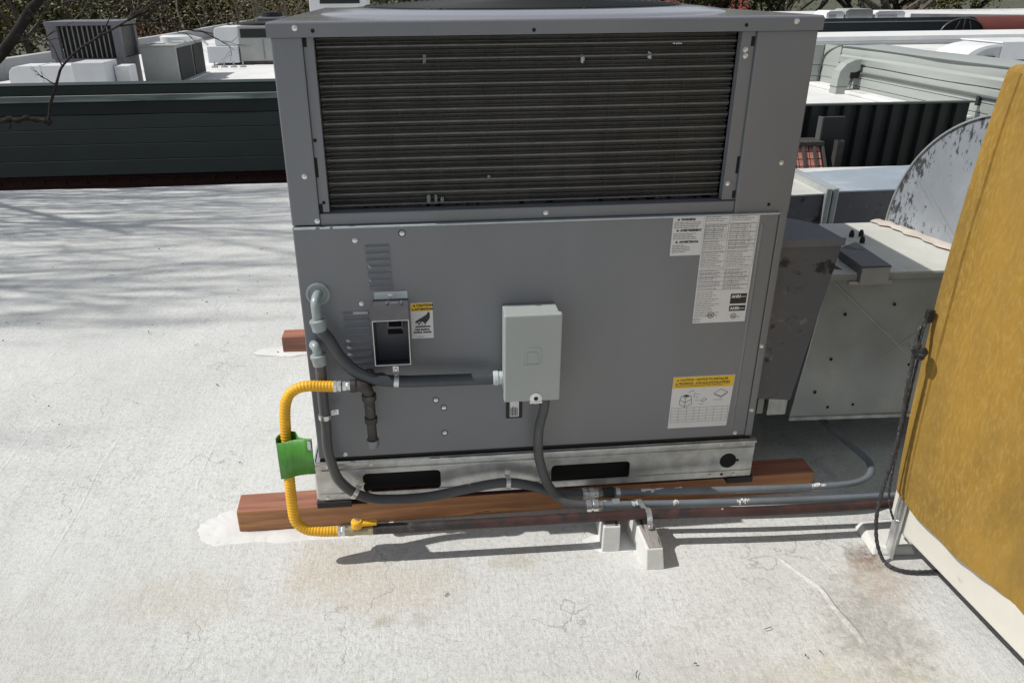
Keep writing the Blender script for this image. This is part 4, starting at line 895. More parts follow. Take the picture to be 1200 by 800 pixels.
nb = thing('neighbour_building', (-3.5, 6.2, -4.5), 'flat roofed building across the gap on the left with a dark green board mansard', 'building')
XL, XR = -8.5, 1.6
b = B(); b.box(XL, XR, 6.42, 13.5, -4.5, .06); obj('wall', b, 'mortar', nb)
br0 = None
for r in range(5):
    for k in range(20):
        x = -4.6+.215*k+(.107 if r % 2 else 0); z = -.375-.068*r
        if br0 is None: q = B(); q.box(-.1, .1, -.008, .03, -.029, .029); br0 = obj('brick', q, 'brick_dark', nb, loc=(0, 0, 0)); br0.location = Vector((x, 6.415, z))-WL[nb.name]
        else: copy(br0, (x, 6.415+random.uniform(-.002, .002), z), nb)
b = B(); b.box(XL, XR, 6.16, 6.42, -.33, -.315); obj('soffit', b, 'hvac_dark', nb)
pb = None; zs = [-.315, -.172, -.023, .115, .251, .372]
for i in range(5):
    b = B(); z0, z1 = zs[i], zs[i+1]; y0 = 6.10+.028*i
    b.hexa([(XL, y0, z0), (XR, y0, z0), (XR, y0+.08, z0), (XL, y0+.08, z0), (XL, y0+.022, z1-.004), (XR, y0+.022, z1-.004), (XR, y0+.1, z1-.004), (XL, y0+.1, z1-.004)]); b.bevel(.003)
    obj('mansard_board', b, 'mansard_green', nb)
b = B(); bm = b.bm; prev = None          # dented flashing strip
for i in range(90):
    x = XL+(XR-XL)*i/89; w = .012*noise.noise(Vector((x*1.6, 0, 0)))
    row = [bm.verts.new(p) for p in ((x, 6.225, .366), (x, 6.207+w*.4, .374+w*.5), (x, 6.211+w, .40+w*.5), (x, 6.220, .4275))]
    if prev:
        for k in range(3): bm.faces.new((prev[k], row[k], row[k+1], prev[k+1]))
    prev = row
obj('flashing', b, 'mansard_flash', nb, smooth=True)
b = B(); b.box(XL, XR, 6.215, 6.44, .428, .520); b.bevel(.012); obj('parapet_cap', b, 'mansard_cap', nb)
b = B(); b.box(XL, XR, 6.21, 6.46, .521, .530); b.bevel(.003); obj('coping', b, 'mansard_cap', nb)
b = B(); b.prism([(-6.2, 6.46, .08), (XR, 6.46, .08), (XR, 27, .08), (-4.65, 27, .08), (-5.35, 10.5, .08)], (0, 0, .12)); obj('roof', b, 'membrane_white', nb)
for (xa, ya, xb, yb) in ((-6.2, 6.47, -5.62, 10.5), (-5.62, 10.505, -5.07, 16.5), (-5.07, 16.505, -4.60, 28)):
    b = B(); b.hexa([(xa-.16, ya, .0), (xa, ya, .0), (xb, yb, .0), (xb-.16, yb, .0), (xa-.16, ya, .455), (xa, ya, .455), (xb, yb, .455), (xb-.16, yb, .455)]); obj('roof_parapet', b, 'parapet_grey', nb)

def hvac(name, loc, lab, cat='air conditioner', group=None): return thing(name, loc, lab, cat, group)
g_ = 'rooftop units on the building across the gap'
ua = hvac('rooftop_unit', (-3.8, 9.2, .2), 'tall grey rooftop unit with a wide slatted coil guard, left of the pale box unit', group=g_)
b = B(); b.box(-4.25, -3.40, 9.0, 9.62, .2, .56); b.bevel(.006); obj('lower_cabinet', b, 'hvac_grey', ua)
for xa, xb, ya, yb in ((-4.27, -4.14, 8.98, 9.05), (-3.46, -3.38, 8.98, 9.05), (-3.42, -3.38, 9.56, 9.64)): b = B(); b.box(xa, xb, ya, yb, .56, .98); obj('corner_frame', b, 'hvac_grey', ua)
b = B(); b.box(-4.28, -3.37, 8.97, 9.65, .95, 1.0); b.bevel(.006); obj('top_panel', b, 'hvac_grey', ua)
b = B(); b.box(-4.14, -3.44, 9.06, 9.6, .56, .95); obj('coil', b, 'hvac_dark', ua)
b = B(); b.box(-.006, .006, -.01, .01, -.19, .19); sl = obj('guard_slat', b, 'hvac_slat', ua, loc=(0, 0, 0)); sl.location = Vector((-4.09, 9.03, .755))-WL[ua.name]
for k in range(1, 11): copy(sl, (-4.09+.061*k, 9.03, .755), ua)
for k in range(9): copy(sl, (-3.425, 9.12+.055*k, .755), ua)
uw = hvac('roof_duct', (-4.0, 8.3, .2), 'low white duct with one rounded end in front of the slatted unit', 'duct', 'white ducts across the gap')
b = B(); b.prism([(-4.52, 8.3, .2), (-3.78, 8.3, .2), (-3.78, 8.3, .54), (-4.40, 8.3, .54), (-4.47, 8.3, .52), (-4.51, 8.3, .48), (-4.53, 8.3, .40)], (0, .35, 0)); b.bevel(.008); obj('rounded_section', b, 'duct_white', uw)
b = B(); b.box(-3.775, -3.40, 8.28, 8.75, .2, .565); b.bevel(.008); obj('square_section', b, 'duct_shadow_white', uw)
b = B(); b.box(-4.16, -4.14, 8.29, 8.66, .2, .545); obj('seam_band', b, 'duct_white', uw)
uf = hvac('roof_hatch', (-3.35, 8.6, .2), 'small white framed box standing against the slatted unit', 'roof box')
b = B(); b.box(-3.39, -3.21, 8.58, 8.85, .2, .50); b.bevel(.01); obj('frame', b, 'duct_white', uf)
b = B(); b.box(-3.36, -3.245, 8.568, 8.578, .22, .455); obj('panel', b, 'parapet_pale', uf)
u2 = hvac('rooftop_unit', (-3.0, 9.9, .2), 'pale box rooftop unit with a dark coil on its right side', group=g_)
b = B(); b.box(-3.27, -2.82, 9.3, 10.75, .215, .67); b.bevel(.006); obj('cabinet', b, 'hvac_pale', u2)
b = B(); b.box(-2.816, -2.806, 9.36, 10.05, .235, .64); obj('coil', b, 'hvac_dark', u2)
b = B(); b.box(-2.816, -2.806, 10.13, 10.68, .235, .64); obj('coil', b, 'hvac_dark', u2)
b = B(); b.box(-3.30, -2.78, 9.28, 10.8, .2, .214); obj('curb', b, 'membrane_white', u2)
b = B(); b.box(-3.29, -2.80, 9.28, 10.78, .672, .69); b.bevel(.004); obj('top_panel', b, 'hvac_pale', u2)
uv = hvac('roof_vent', (-2.95, 10.0, .69), 'round white fan drum on top of the pale box unit', 'fan')
b = B(); b.lathe((-2.98, 9.95, .69), (0, 0, 1), [(0, .19), (.07, .20), (.085, .17), (.09, .05)], 24); obj('drum', b, 'duct_white', uv, smooth=True)
b = B(); b.box(-3.2, -3.03, 9.5, 9.62, .69, .705); obj('flat_plate', b, 'duct_white', uv)
b = B(); b.box(-2.95, -2.80, 9.6, 9.72, .69, .715); obj('flat_plate', b, 'duct_white', uv)
up_ = thing('roof_pipe', (-2.7, 9.0, .2), 'short white pipe loop curving out of the roof before the pale box unit', 'pipe')
b = B(); b.tube(spline([(-2.85, 8.75, .2), (-2.84, 8.75, .235), (-2.80, 8.75, .255), (-2.70, 8.75, .262), (-2.62, 8.75, .262), (-2.61, 8.75, .2)], 6), .012, 8); obj('pipe', b, 'duct_white', up_, smooth=True)
u3 = hvac('rooftop_unit', (-2.1, 12.2, .2), 'grey rooftop unit with a black slot near its top and a flat fan disc above', group=g_)
b = B(); b.box(-2.54, -1.7, 12, 12.9, .26, .80); b.bevel(.008); obj('cabinet', b, 'hvac_pale', u3)
b = B(); b.box(-2.50, -1.74, 11.985, 12.0, .62, .755); obj('coil', b, 'hvac_dark', u3)
b = B(); b.box(-2.15, -2.142, 11.99, 12.0, .28, .60); obj('panel_seam', b, 'hvac_grey', u3)
b = B(); b.lathe((-2.18, 12.45, .80), (0, 0, 1), [(0, .40), (.035, .40), (.05, .36), (.06, .1)], 28); obj('fan_disc', b, 'hvac_dark', u3, smooth=True)
b = B(); b.box(-2.5, -1.75, 12.05, 12.12, .2, .258); b.box(-2.5, -1.75, 12.8, 12.87, .2, .258); obj('rail', b, 'steel_dark', u3, kind='stuff')
ud = hvac('roof_duct', (-2.8, 12.2, .2), 'white duct with a round-cornered riser joined to the left side of the grey unit', 'duct', 'white ducts across the gap')
b = B(); b.prism([(-2.94, 12.05, .5), (-2.55, 12.05, .5), (-2.55, 12.05, .79), (-2.86, 12.05, .79), (-2.92, 12.05, .77), (-2.94, 12.05, .71)], (0, .6, 0)); b.bevel(.01); obj('riser', b, 'duct_white', ud)
b = B(); b.box(-3.06, -2.56, 11.95, 12.8, .24, .495); b.bevel(.008); obj('plenum', b, 'duct_shadow_white', ud)
b = B(); b.tube([(-3.02, 11.9, .52), (-3.12, 11.9, .62), (-3.3, 11.9, .665)], .02, 6); obj('gas_flue', b, 'duct_white', ud)
for x in (-2.9, -2.75, -2.6, -2.45): b = B(); b.box(x, x+.02, 11.6, 11.62, .2, .29); b.box(x-.03, x+.05, 11.55, 11.65, .2, .22); obj('pipe_stand', b, 'parapet_grey', ud)
for x, y, w, lab in ((-2.6, 15.5, .55, 'far flat rooftop unit with a black top, left one behind the grey unit'), (-1.8, 17, .7, 'far flat rooftop unit with a black top, right one behind the grey unit')):
    t = hvac('rooftop_unit', (x, y, .2), lab, group=g_)
    b = B(); b.box(x-w/2, x+w/2, y, y+.7, .2, .82); b.bevel(.01); obj('cabinet', b, 'hvac_grey', t)
    b = B(); b.box(x-w/2+.05, x+w/2-.05, y-.012, y, .6, .78); obj('coil', b, 'hvac_dark', t)
    b = B(); b.lathe((x, y+.35, .82), (0, 0, 1), [(0, w*.36), (.09, w*.36), (.1, w*.2)], 20); obj('fan', b, 'hvac_dark', t, smooth=True)
uz = hvac('rooftop_unit', (-.7, 10.3, .2), 'white rooftop unit with a black louvred face peeking over the air conditioner', group=g_)
b = B(); b.box(-1.10, -.30, 10, 10.9, .2, 1.30); b.bevel(.01); obj('cabinet', b, 'duct_white', uz)
b = B(); b.box(-.95, -.4, 9.985, 10.0, 1.155, 1.27); obj('coil', b, 'hvac_dark', uz)

# ------------------------------------------------------------------ the building on the right: black sheet wall, white roof, sage mansard
rb = thing('adjoining_building', (4.5, 5.5, -4.5), 'building on the right with a black ribbed sheet wall and a white roof', 'building')
b = B(); b.box(2.2, 5.65, 5.46, 13.4, -4.5, .10); obj('wall', b, 'black_sheet', rb)
b = B(); b.box(2.2, 5.74, 5.465, 13.4, .101, .12); obj('roof', b, 'membrane_white', rb)
b = B(); P = [(-.08, .05), (-.045, .05), (-.03, 0), (.038, 0), (.053, .05), (.081, .05), (.081, .056), (-.08, .056)]
b.prism([(x, y, -2.4) for x, y in P], (0, 0, 2.70)); rp0 = obj('ribbed_panel', b, 'black_sheet', rb, loc=(0, 0, 0)); rp0.location = Vector((2.3, 5.4, 0))-WL[rb.name]
for k in range(1, 21): copy(rp0, (2.3+.161*k, 5.4, 0), rb)
b = B(); b.box(2.2, 5.66, 5.392, 5.46, .301, .318); b.bevel(.003); obj('coping', b, 'sage_dark', rb)
b = B(); b.box(2.2, 5.65, 5.447, 5.459, -2.4, .30); obj('backing', b, 'black_sheet', rb)
# mansard
mw = thing('sage_mansard', (5.75, 6, -1), 'long pale sage mansard wall with a dented fold and a gutter pipe along it', 'mansard wall')
YN, YF = 2.6, 8.15
def sheet(name, prof, mat='sage_metal', y0=YN, y1=YF, wob=0.):
    b = B(); bm = b.bm; n = 70; prev = None
    for i in range(n+1):
        y = y0+(y1-y0)*i/n; row = []
        for k, (x, z) in enumerate(prof):
            w = wob*noise.noise(Vector((y*.9, k*.35, 4)))
            row.append(bm.verts.new((x+w, y, z+w*.5)))
        if prev:
            for k in range(len(prof)-1): bm.faces.new((prev[k], prev[k+1], row[k+1], row[k]))
        prev = row
    return obj(name, b, mat, mw, smooth=True)
sheet('upper_panel', [(5.80, .430), (5.752, .440), (5.748, .485), (5.742, .510), (5.772, .535), (5.765, .58), (5.775, .612), (5.82, .63), (6.3, .64)], wob=.014)
sheet('top_edge', [(5.770, .612), (5.768, .624), (5.80, .632)], 'sage_dark', wob=.014)
b = B(); b.box(5.76, 6.3, YN, YF, -2.4, .43); obj('core', b, 'sage_metal', mw)
for z0, z1 in ((-.9, -.75), (-.745, -.6), (-.595, -.45), (-.445, -.3), (-.295, -.15), (-.145, .0), (.005, .095), (.101, .20), (.206, .292), (.298, .425)):
    b = B(); b.box(5.735+(.004 if z0 < .2 else 0), 5.765, YN, YF, z0, z1); b.bevel(.004); obj('mansard_board', b, 'sage_metal', mw)
b = B(); b.tube(spline([(5.725, YN, .352), (5.725, 5.0, .356), (5.725, 7.0, .354), (5.722, 7.55, .352), (5.715, 7.72, .30), (5.705, 7.80, .16)], 6), .016, 8); obj('gutter_pipe', b, 'sage_dark', mw, smooth=True)
b = B(); b.box(5.70, 5.735, 5.41, 5.45, .27, .36); obj('dark_gap', b, 'black_sheet', mw)  # thin black piece standing in for the dark notch where the walls meet
for z0, z1 in ((.10, .235), (.241, .375), (.381, .625)):
    b = B(); b.hexa([(2.2, 8.49, z0), (5.70, 8.49, z0), (5.76, 8.58, z0), (2.2, 8.58, z0), (2.2, 8.50, z1), (5.70, 8.50, z1), (5.76, 8.58, z1), (2.2, 8.58, z1)]); b.bevel(.004); obj('return_board', b, 'sage_metal', mw)
    b = B(); b.hexa([(5.705, 8.49, z0), (5.745, YF+.002, z0), (5.80, YF+.002, z0), (5.765, 8.58, z0), (5.712, 8.49, z1), (5.748, YF+.002, z1), (5.80, YF+.002, z1), (5.77, 8.58, z1)]); obj('hip_corner', b, 'sage_metal', mw)
b = B(); b.tube(spline([(5.755, YF, .632), (5.735, YF+.13, .60), (5.70, YF+.30, .50), (5.685, YF+.335, .30), (5.685, YF+.34, .10)], 6), .010, 6); obj('hip_seam', b, 'sage_dark', mw, smooth=True)
b = B(); b.box(5.55, 5.735, 5.47, 8.6, .1205, .165); b.bevel(.02); obj('roof_upstand', b, 'membrane_white', mw)
gn = thing('gooseneck_vent', (5.5, 7.6, .12), 'grey gooseneck vent hood standing on the small white roof', 'vent')
b = B(); P = [(5.44, .12), (5.57, .12), (5.60, .30), (5.63, .36), (5.70, .395), (5.70, .52), (5.62, .515), (5.52, .47), (5.455, .39), (5.44, .30)]
b.prism([(x, 7.55, z) for x, z in P], (0, .16, 0)); b.bevel(.004); obj('hood', b, 'sage_metal', gn)
b = B(); b.box(5.435, 5.575, 7.545, 7.715, .20, .206); obj('seam_band', b, 'sage_dark', gn)
b = B(); b.box(5.585, 5.70, 7.548, 7.70, .30, .37); obj('hood_mouth', b, 'black_hole', gn)
# bits of the yard between the roofs
bp_ = thing('brick_pier', (3.8, 5.0, -4.5), 'low red brick pier with dark bars in front of the black ribbed wall', 'brick pier')
b = B(); b.prism([(3.55, 5.02, .012), (3.55, 4.84, -.235), (3.55, 4.84, -4.5), (3.55, 5.2, -4.5), (3.55, 5.2, .012)], (.422, 0, 0)); obj('pier_core', b, 'mortar', bp_)
q0 = None
for r in range(4):
    for k in range(4):
        x = 3.585+.108*k; z = -.018-.056*r; y = 5.0-.041*r
        if q0 is None: q = B(); q.box(-.048, .048, -.016, .012, -.030, .030); q0 = obj('brick', q, 'brick_red', bp_, loc=(0, 0, 0)); q0.location = Vector((x, y, z))-WL[bp_.name]; q0.rotation_euler = (-.63, 0, 0)
        else: copy(q0, (x, y, z), bp_, (-.63, 0, 0))
b = B(); b.box(3.5, 3.99, 4.97, 5.19, .014, .05); b.bevel(.003); obj('top_bar', b, 'steel_dark', bp_)
for x in (3.68, 3.79, 3.895, 3.978): b = B(); b.hexa([(x-.011, 4.80, -.235), (x+.011, 4.80, -.235), (x+.011, 4.815, -.245), (x-.011, 4.815, -.245), (x-.011, 4.97, .012), (x+.011, 4.97, .012), (x+.011, 4.985, .002), (x-.011, 4.985, .002)]); obj('upright_bar', b, 'steel_dark', bp_)
bx = thing('black_panel', (4.1, 5.1, -2), 'flat black panel leaning against the black ribbed wall beside the brick pier', 'panel')
b = B(); b.box(3.99, 4.20, 5.06, 5.12, -2, .25); b.bevel(.004); obj('panel_sheet', b, 'black_sheet', bx)
b = B(); b.box(3.975, 3.988, 5.05, 5.13, -2, .252); obj('panel_edge', b, 'sage_dark', bx)
pt = thing('steel_post', (4.1, 4.9, -2), 'short open-topped square steel post in front of the black panel', 'post')
b = ring_slot_panel(-.032, .032, -.032, .032, 0, 2.0, [(-.024, .024, -.024, .024)])
for v in b.bm.verts: v.co = Vector((4.105+v.co.x, 4.93+v.co.z, .066-v.co.y))
obj('square_tube', b, 'steel_dark', pt)

# farther roofs on the right
fr = thing('far_building', (10, 13.5, -4.5), 'low building beyond with a pale striped parapet and a white roof', 'building')
b = B(); b.box(6.32, 13.2, 6.5, 13.3, -4.5, .26); obj('roof', b, 'membrane_white', fr)
b = B(); b.box(2.2, 19, 13.42, 17.0, -4.5, .30); obj('wall', b, 'parapet_pale', fr)
for z0, z1, y in ((.02, .16, 13.36), (.168, .24, 13.39), (.246, .33, 13.37), (.336, .42, 13.34)): b = B(); b.box(2.2, 19, y, 13.6, z0, z1); b.bevel(.004); obj('parapet_band', b, 'parapet_pale' if z0 != .168 else 'membrane_white', fr)
we = thing('roof_duct', (8.9, 9.9, .3), 'white quarter-round duct with a slotted grey side panel on the right hand roof', 'duct')
b = B(); n = 14; A = [(8.42+.52*(1-math.cos(k*PI/2/n)), .30+.22*math.sin(k*PI/2/n)) for k in range(n+1)]
b.prism([(8.95, 9.5, .30)]+[(x, 9.5, z) for x, z in A], (0, .75, 0)); obj('curved_section', b, 'duct_white', we)
b = B(); b.prism([(8.94, 9.492, .31)]+[(8.94+(x-8.94)*.78, 9.492, .30+(z-.30)*.82) for x, z in A], (0, .006, 0)); obj('side_cheek', b, 'parapet_grey', we)
b = B(); b.box(8.96, 9.9, 9.5, 10.4, .301, .535); b.bevel(.008); obj('square_section', b, 'duct_shadow_white', we)
b = B(); b.box(8.94, 9.92, 9.48, 10.42, .536, .552); obj('duct_lid', b, 'duct_white', we)
b = B(); b.box(8.72, 8.87, 9.47, 9.49, .32, .355); obj('slot', b, 'black_hole', we)
fm = thing('far_mansard', (13, 19, -4.5), 'far long dark mansard roof edge with a pale flashing line along its top', 'building')
b = B(); b.box(4, 26, 19.05, 19.6, -4.5, .50); obj('block', b, 'mansard_far', fm)
b = B(); b.box(4, 26, 19, 19.04, .10, .41); obj('mansard_face', b, 'mansard_far', fm)
b = B(); b.box(4, 26, 18.97, 19.04, .412, .435); obj('flashing', b, 'parapet_grey', fm)
b = B(); b.box(4, 26, 18.99, 19.04, .437, .52); obj('cap', b, 'mansard_far', fm)
aw = thing('barrel_awning', (16, 17.6, -.5), 'dark red barrel-vaulted awning with an open arched end frame', 'awning')
b = B(); n = 18; A = [(math.cos(PI*k/n), math.sin(PI*k/n)) for k in range(n+1)]
bm = b.bm; prev = None
for x in (14.55, 16.5, 18.5, 21):
    row = [bm.verts.new((x, 18.1+.5*c, .16+.40*s)) for c, s in A]
    if prev:
        for k in range(n): bm.faces.new((prev[k], prev[k+1], row[k+1], row[k]))
    prev = row
o = obj('awning_canvas', b, 'awning_red', aw, smooth=True)
b = B(); b.prism([(13.96+.56*c, 17.5, .19+.35*s) for c, s in A], (0, .03, 0)); obj('end_opening', b, 'black_hole', aw)
b = B(); b.tube([(13.96+.57*c, 17.48, .19+.36*s) for c, s in A], .02, 6); obj('arch_frame', b, 'steel_dark', aw)
for dx, h in ((-.25, .30), (.0, .35), (.26, .30)): b = B(); b.tube([(13.96+dx, 17.47, .19), (13.96+dx*.5, 17.47, .19+h)], .010, 5); obj('frame_strut', b, 'hvac_grey', aw)
b = B(); b.prism([(13.96, 17.54, .19), (21, 17.6, .16), (21, 18.5, .16), (14.55, 18.5, .16)], (0, 0, .01)); obj('awning_base', b, 'steel_dark', aw)
fs = thing('far_roof', (18, 26, -4.5), 'far bright white flat roof carrying pale units on the right', 'building')
b = B(); b.box(12, 40, 25.9, 34, -4.5, .24); obj('block', b, 'membrane_white', fs)
b = B(); b.hexa([(17.7, 25.6, .2), (26, 25.6, .2), (26, 25.85, .2), (17.7, 25.85, .2), (17.7, 25.6, .38), (26, 25.6, .20+.02), (26, 25.85, .22), (17.7, 25.85, .38)]); obj('parapet', b, 'membrane_white', fs)
for (x0, x1, zt, m, lab) in ((14.85, 15.5, .49, 'duct_white', 'far white rooftop duct, leftmost of three pale units'), (15.55, 16.55, .54, 'hvac_pale', 'far pale grey rooftop unit between two white ones'), (16.65, 17.75, .47, 'duct_white', 'far low white rooftop duct, rightmost of three pale units')):
    t = thing('rooftop_unit', (x0, 26, .24), lab, 'air conditioner', 'far pale rooftop units')
    b = B(); b.prism([(x0, 26, .24), (x1, 26, .24), (x1, 26, zt-.06), (x1-.12, 26, zt), (x0+.12, 26, zt), (x0, 26, zt-.06)], (0, .9, 0)); b.bevel(.02); obj('cabinet', b, m, t)
    b = B(); b.box(x0+.08, x1-.3, 25.985, 25.998, .26, zt-.12); obj('side_panel', b, 'hvac_pale', t)
for x, y, w, h, lab, m in ((-9.5, 27, 3.0, 1.2, 'distant red roofed house behind the trees on the left', 'roof_red'), (22, 62, 6, 2.2, 'distant red roofed house seen between trees on the right', 'roof_red'), (13, 52, 3.5, 2.0, 'distant pale house standing between the trees', 'parapet_pale')):
    t = thing('distant_house', (x, y, -4.5), lab, 'house')
    b = B(); b.box(x-w, x+w, y, y+5, -4.5, -1); obj('wall', b, 'parapet_pale', t)
    b = B(); b.prism([(x-w-.2, y-.2, -.98), (x+w+.2, y-.2, -.98), (x+w*.8, y+2.5, -.98+h), (x-w*.8, y+2.5, -.98+h)], (0, 3.0, 0)); obj('roof', b, m, t)

# ------------------------------------------------------------------ trees
def grow(b, p, d, L, r, depth, spread, out, seg=5):
    """a limb that bends, tapers and forks"""
    P = [Vector(p)]; n = 5; d = Vector(d).normalized()
    for i in range(n):
        d = (d+Vector((random.uniform(-1, 1), random.uniform(-1, 1), random.uniform(-.6, 1)))*.16).normalized(); P.append(P[-1]+d*L/n)
    r1 = r*.62; b.tube(P, lambda t: r+(r1-r)*t, max(4, seg), cap=True)
    out.append((P, r))
    if depth:
        for k in range(random.choice((2, 3, 3))):
            i = random.choice((2, 3, 4, 5)) if k else 5
            dd = (d+Vector((random.uniform(-1, 1), random.uniform(-1, 1), random.uniform(-.5, .8)))*spread).normalized()
            grow(b, P[i], dd, L*random.uniform(.55, .8), r*(.62 if k == 0 else .5)*(1-.08*i*0), depth-1, spread, out, seg-1)
def leaf_cloud(centres, n, rad, size, flat=.8):
    b = B(); bm = b.bm
    for i in range(n):
        c = random.choice(centres); v = Vector((random.gauss(0, 1), random.gauss(0, 1), random.gauss(0, flat)))*rad*.5
        p = c+v; s = size*random.uniform(.5, 1.3)
        a = Vector((random.uniform(-1, 1), random.uniform(-1, 1), random.uniform(-.6, .6))).normalized(); q = a.cross(Vector((random.uniform(-1, 1), random.uniform(-1, 1), random.uniform(-1, 1)))).normalized()
        bm.faces.new([bm.verts.new(p+a*s*.9), bm.verts.new(p+q*s*.42), bm.verts.new(p-a*s*.9), bm.verts.new(p-q*s*.42)])
    return b
KIND = ['olive green tree', 'dark dense evergreen tree', 'yellowish tree', 'half bare brown tree']
protos = []
for k in range(4):
    random.seed(40+k)
    b = B(); out = []
    b.tube([(0, 0, 0), (.05, 0, 1.5), (0, .08, 2.6)], lambda t: .22-.07*t, 9)
    for a in range(5): grow(b, (0, .05, 1.8+.22*a), (math.cos(a*2.5)*.9, math.sin(a*2.5)*.9, .75), 1.9, .10, 3, .75, out)
    tips = [P[-1] for P, r in out if r < .04]+[P[3] for P, r in out if r < .06]
    lb = leaf_cloud(tips, (20000, 26000, 17000, 6000)[k], (.75, .85, .7, .6)[k], (.066, .062, .058, .045)[k])
    protos.append((b, lb))
random.seed(11)
spots = [(-16, 27, 2), (-12.5, 30, 0), (-11, 24, 3), (-8.5, 28, 1), (-6.2, 31, 2), (-4.2, 27, 0), (-2.2, 32, 3), (-.2, 29, 2), (2.5, 34, 0), (5.5, 36, 3), (8.5, 40, 2), (11.5, 42, 3), (15.2, 40, 1), (18.5, 41, 0), (22, 44, 3), (25.5, 42, 2), (29, 46, 0), (33, 44, 1),
         (-20, 36, 0), (-14, 40, 1), (-8, 42, 0), (-2, 44, 1), (4.5, 48, 0), (10, 54, 1), (16, 56, 0), (22, 57, 1), (29, 60, 0), (37, 56, 2), (-5.2, 23.5, 3), (24, 36.5, 3)]
first = {}
def where_of(x, y):
    u = (x-.29)/(y+1.72)
    return 'behind the white roofs at far left' if u < -.32 else 'behind the roof units on the left' if u < -.1 else 'behind the grey air conditioner' if u < .3 else 'behind the far pale units' if u < .48 else 'behind the red awning'
fam = {}
for q in spots: fam.setdefault((q[2], where_of(q[0], q[1])), []).append((q[0]-.29)/(q[1]+1.72))
for (x, y, k) in spots:
    s = random.uniform(1.25, 1.6)*(y/32)**.35; rz = random.uniform(0, 6.28)
    where = where_of(x, y); f = sorted(fam[(k, where)]); i = f.index((x-.29)/(y+1.72)); n = len(f)
    pos = '' if n == 1 else ', leftmost of its kind there' if i == 0 else ', rightmost of its kind there' if i == n-1 else ', in the middle of its kind there'
    t = thing('tree', (x, y, -4.5), KIND[k]+' '+where+pos, 'tree', 'trees beyond the roofs'); t.scale = (s, s, s); t.rotation_euler = (0, 0, rz)
    if k not in first:
        b, lb = protos[k]
        tk = obj('trunk', b, 'bark' if k != 3 else 'bark_light', None, loc=(0, 0, 0), smooth=True); cr = obj('crown', lb, 'leaf_%d' % (k if k != 3 else 4), None, loc=(0, 0, 0), kind='stuff', recalc=False)
        first[k] = (tk, cr); tk.parent = t; cr.parent = t
    else:
        for o in first[k]: c = o.copy(); COL.objects.link(c); c.parent = t; c.location = (0, 0, 0)

# bare tree standing in the gap on the left; its upper branches shade our roof
random.seed(23)
bt = thing('bare_tree', (-4.4, 5.05, -4.5), 'leafless tree at far left with a thin branch over the green boards', 'tree')
b = B(); b.tube(spline([(-5.35, 5.2, -4.5), (-5.3, 5.15, -2.5), (-5.15, 5.1, -.8), (-4.9, 5.05, .1)], 6), lambda t: .19-.05*t, 12); obj('trunk', b, 'bark', bt, smooth=True)
b = B(); b.tube(spline([(-4.95, 5.05, .05), (-4.2, 5.02, .30), (-3.6, 5, .52), (-3.17, 5, .732), (-3.028, 5, .845), (-2.897, 5, .952), (-2.775, 5, 1.076), (-2.656, 5, 1.216), (-2.549, 5, 1.318), (-2.3, 4.9, 1.7), (-2.1, 4.8, 2.3), (-2.0, 4.7, 3.0)], 6), lambda t: .060-.036*t, 10); obj('limb', b, 'bark', bt, smooth=True)
b = B(); b.tube(spline([(-4.9, 5.1, -.25), (-4.0, 4.85, .15), (-3.3, 4.7, .40), (-3.019, 4.7, .442), (-2.946, 4.7, .424), (-2.87, 4.7, .44), (-2.815, 4.7, .430), (-2.75, 4.7, .446), (-2.698, 4.7, .436), (-2.63, 4.7, .428), (-2.585, 4.7, .412)], 5), lambda t: .025-.008*t+.004*math.sin(t*55), 8); b.tube([(-2.60, 4.7, .418), (-2.572, 4.7, .400)], .024, 8); obj('limb', b, 'bark', bt, smooth=True)
b = B(); b.tube(spline([(-2.585, 4.7, .408), (-2.562, 4.7, .47), (-2.535, 4.7, .55), (-2.46, 4.7, .69), (-2.425, 4.7, .76), (-2.384, 4.7, .823), (-2.268, 4.7, .92), (-2.124, 4.7, 1.003), (-1.915, 4.7, 1.103), (-1.727, 4.7, 1.202), (-1.54, 4.7, 1.3), (-1.2, 4.7, 1.42), (-.9, 4.65, 1.7)], 6), lambda t: .0125-.0085*t, 7)
def twig(p, d, L, r, n=3):
    P = [Vector(p)]; d = Vector(d).normalized()
    for i in range(5): d = (d+Vector((random.uniform(-1, 1), random.uniform(-.6, .6), random.uniform(-1, 1)))*.25).normalized(); P.append(P[-1]+d*L/5)
    b.tube(P, lambda t: r*(1-.6*t), 4)
    if n:
        for k in range(2): twig(P[random.choice((2, 3, 4))], d+Vector((random.uniform(-1, 1), random.uniform(-.5, .5), random.uniform(-1, 1)))*.7, L*.6, r*.6, n-1)
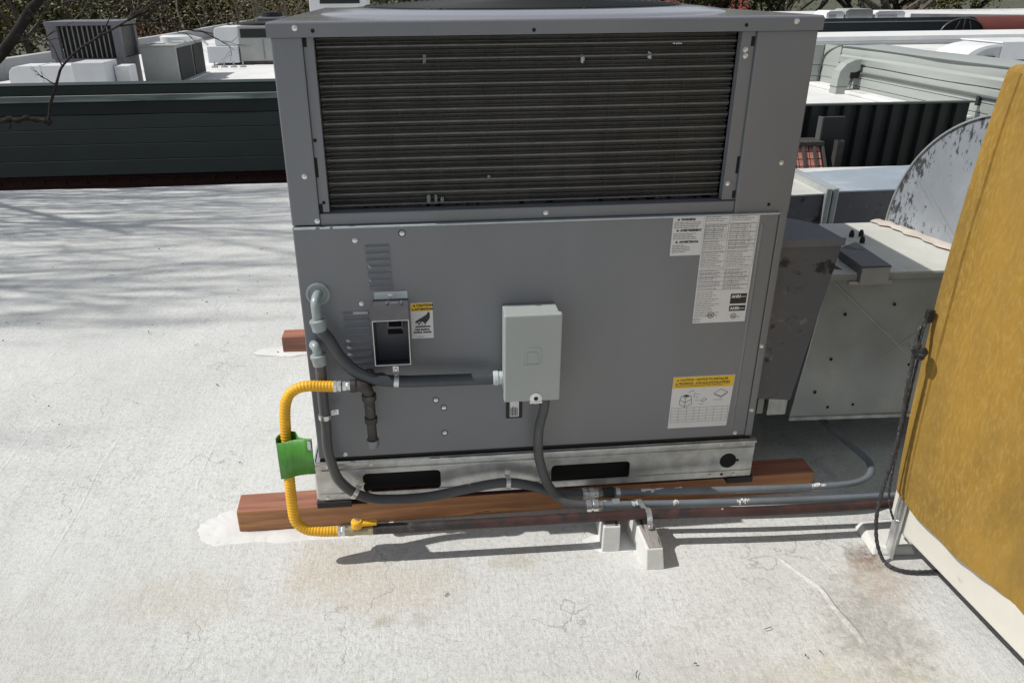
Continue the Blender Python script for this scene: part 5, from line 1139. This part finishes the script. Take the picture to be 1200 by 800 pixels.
for p, d, L in (((-1.915, 4.7, 1.103), (1, 0, -.05), .5), ((-1.834, 4.7, 1.14), (.9, 0, .35), .6), ((-2.124, 4.7, 1.0), (.6, 0, .5), .5), ((-2.384, 4.7, .82), (-.4, .2, .8), .4), ((-2.46, 4.7, .69), (-.7, .1, .3), .12), ((-1.75, 4.7, 1.19), (1, .1, -.35), .55), ((-1.6, 4.7, 1.25), (1, 0, .1), .5)): twig(p, d, L, .0065)
for p, d, L in (((-2.87, 4.7, .43), (.1, 0, -1), .08), ((-2.9, 4.7, .43), (-.1, 0, 1), .07), ((-2.655, 5, 1.2), (.8, -.2, .3), .6), ((-2.9, 5, .95), (.8, .1, .1), .4)): twig(p, d, L, .006, 1)
obj('drooping_branch', b, 'bark', bt, smooth=True)
# crown above the frame
def streak(b, p, d, L, r, n):
    """thin upright shoots that keep close to one plane"""
    P = [Vector(p)]; d = Vector(d).normalized()
    for i in range(6): d = (d+Vector((random.uniform(-1, 1)*.22, random.uniform(-1, 1)*.07, random.uniform(-.5, 1)*.2))).normalized(); P.append(P[-1]+d*L/6)
    b.tube(P, lambda t: r*(1-.65*t), 5)
    if n:
        for k in range(3): i = random.choice((2, 3, 4, 5, 6)); streak(b, P[i], d+Vector((random.uniform(-.9, .9), random.uniform(-.22, .22), random.uniform(-.2, .7))), L*random.uniform(.5, .8), r*.58, n-1)
main = [((-4.9, 5.05, .1), (-5.0, 4.5, 1.7), (-5.2, 3.7, 3.3), (-5.5, 3.0, 4.9)), ((-4.95, 5.0, .0), (-5.4, 4.1, 1.5), (-5.7, 3.0, 3.0), (-6.0, 2.1, 4.6)), ((-5.1, 5.1, -.6), (-6.0, 4.0, 1.2), (-6.6, 2.7, 2.8), (-7.2, 1.6, 4.3)), ((-4.9, 5.05, .1), (-4.8, 4.7, 1.8), (-4.9, 4.3, 3.3), (-5.1, 4.0, 4.9))]
for m_, P in enumerate(main):
    b = B(); Q = spline(P, 8); b.tube(Q, lambda t: .046-.026*t, 9); obj('limb', b, 'bark', bt, smooth=True)
    b = B()
    for k in range(46):
        p = Q[random.randrange(7, len(Q))]+Vector((random.uniform(-.3, .3), random.uniform(-.55, .35), random.uniform(-.8, 0)))
        streak(b, p, (random.uniform(-.7, .9), random.uniform(-.25, .15), random.uniform(.3, 1.2)), random.uniform(.8, 1.8), random.uniform(.007, .0135), 3)
    obj('twigs', b, 'bark_light', bt, kind='stuff')
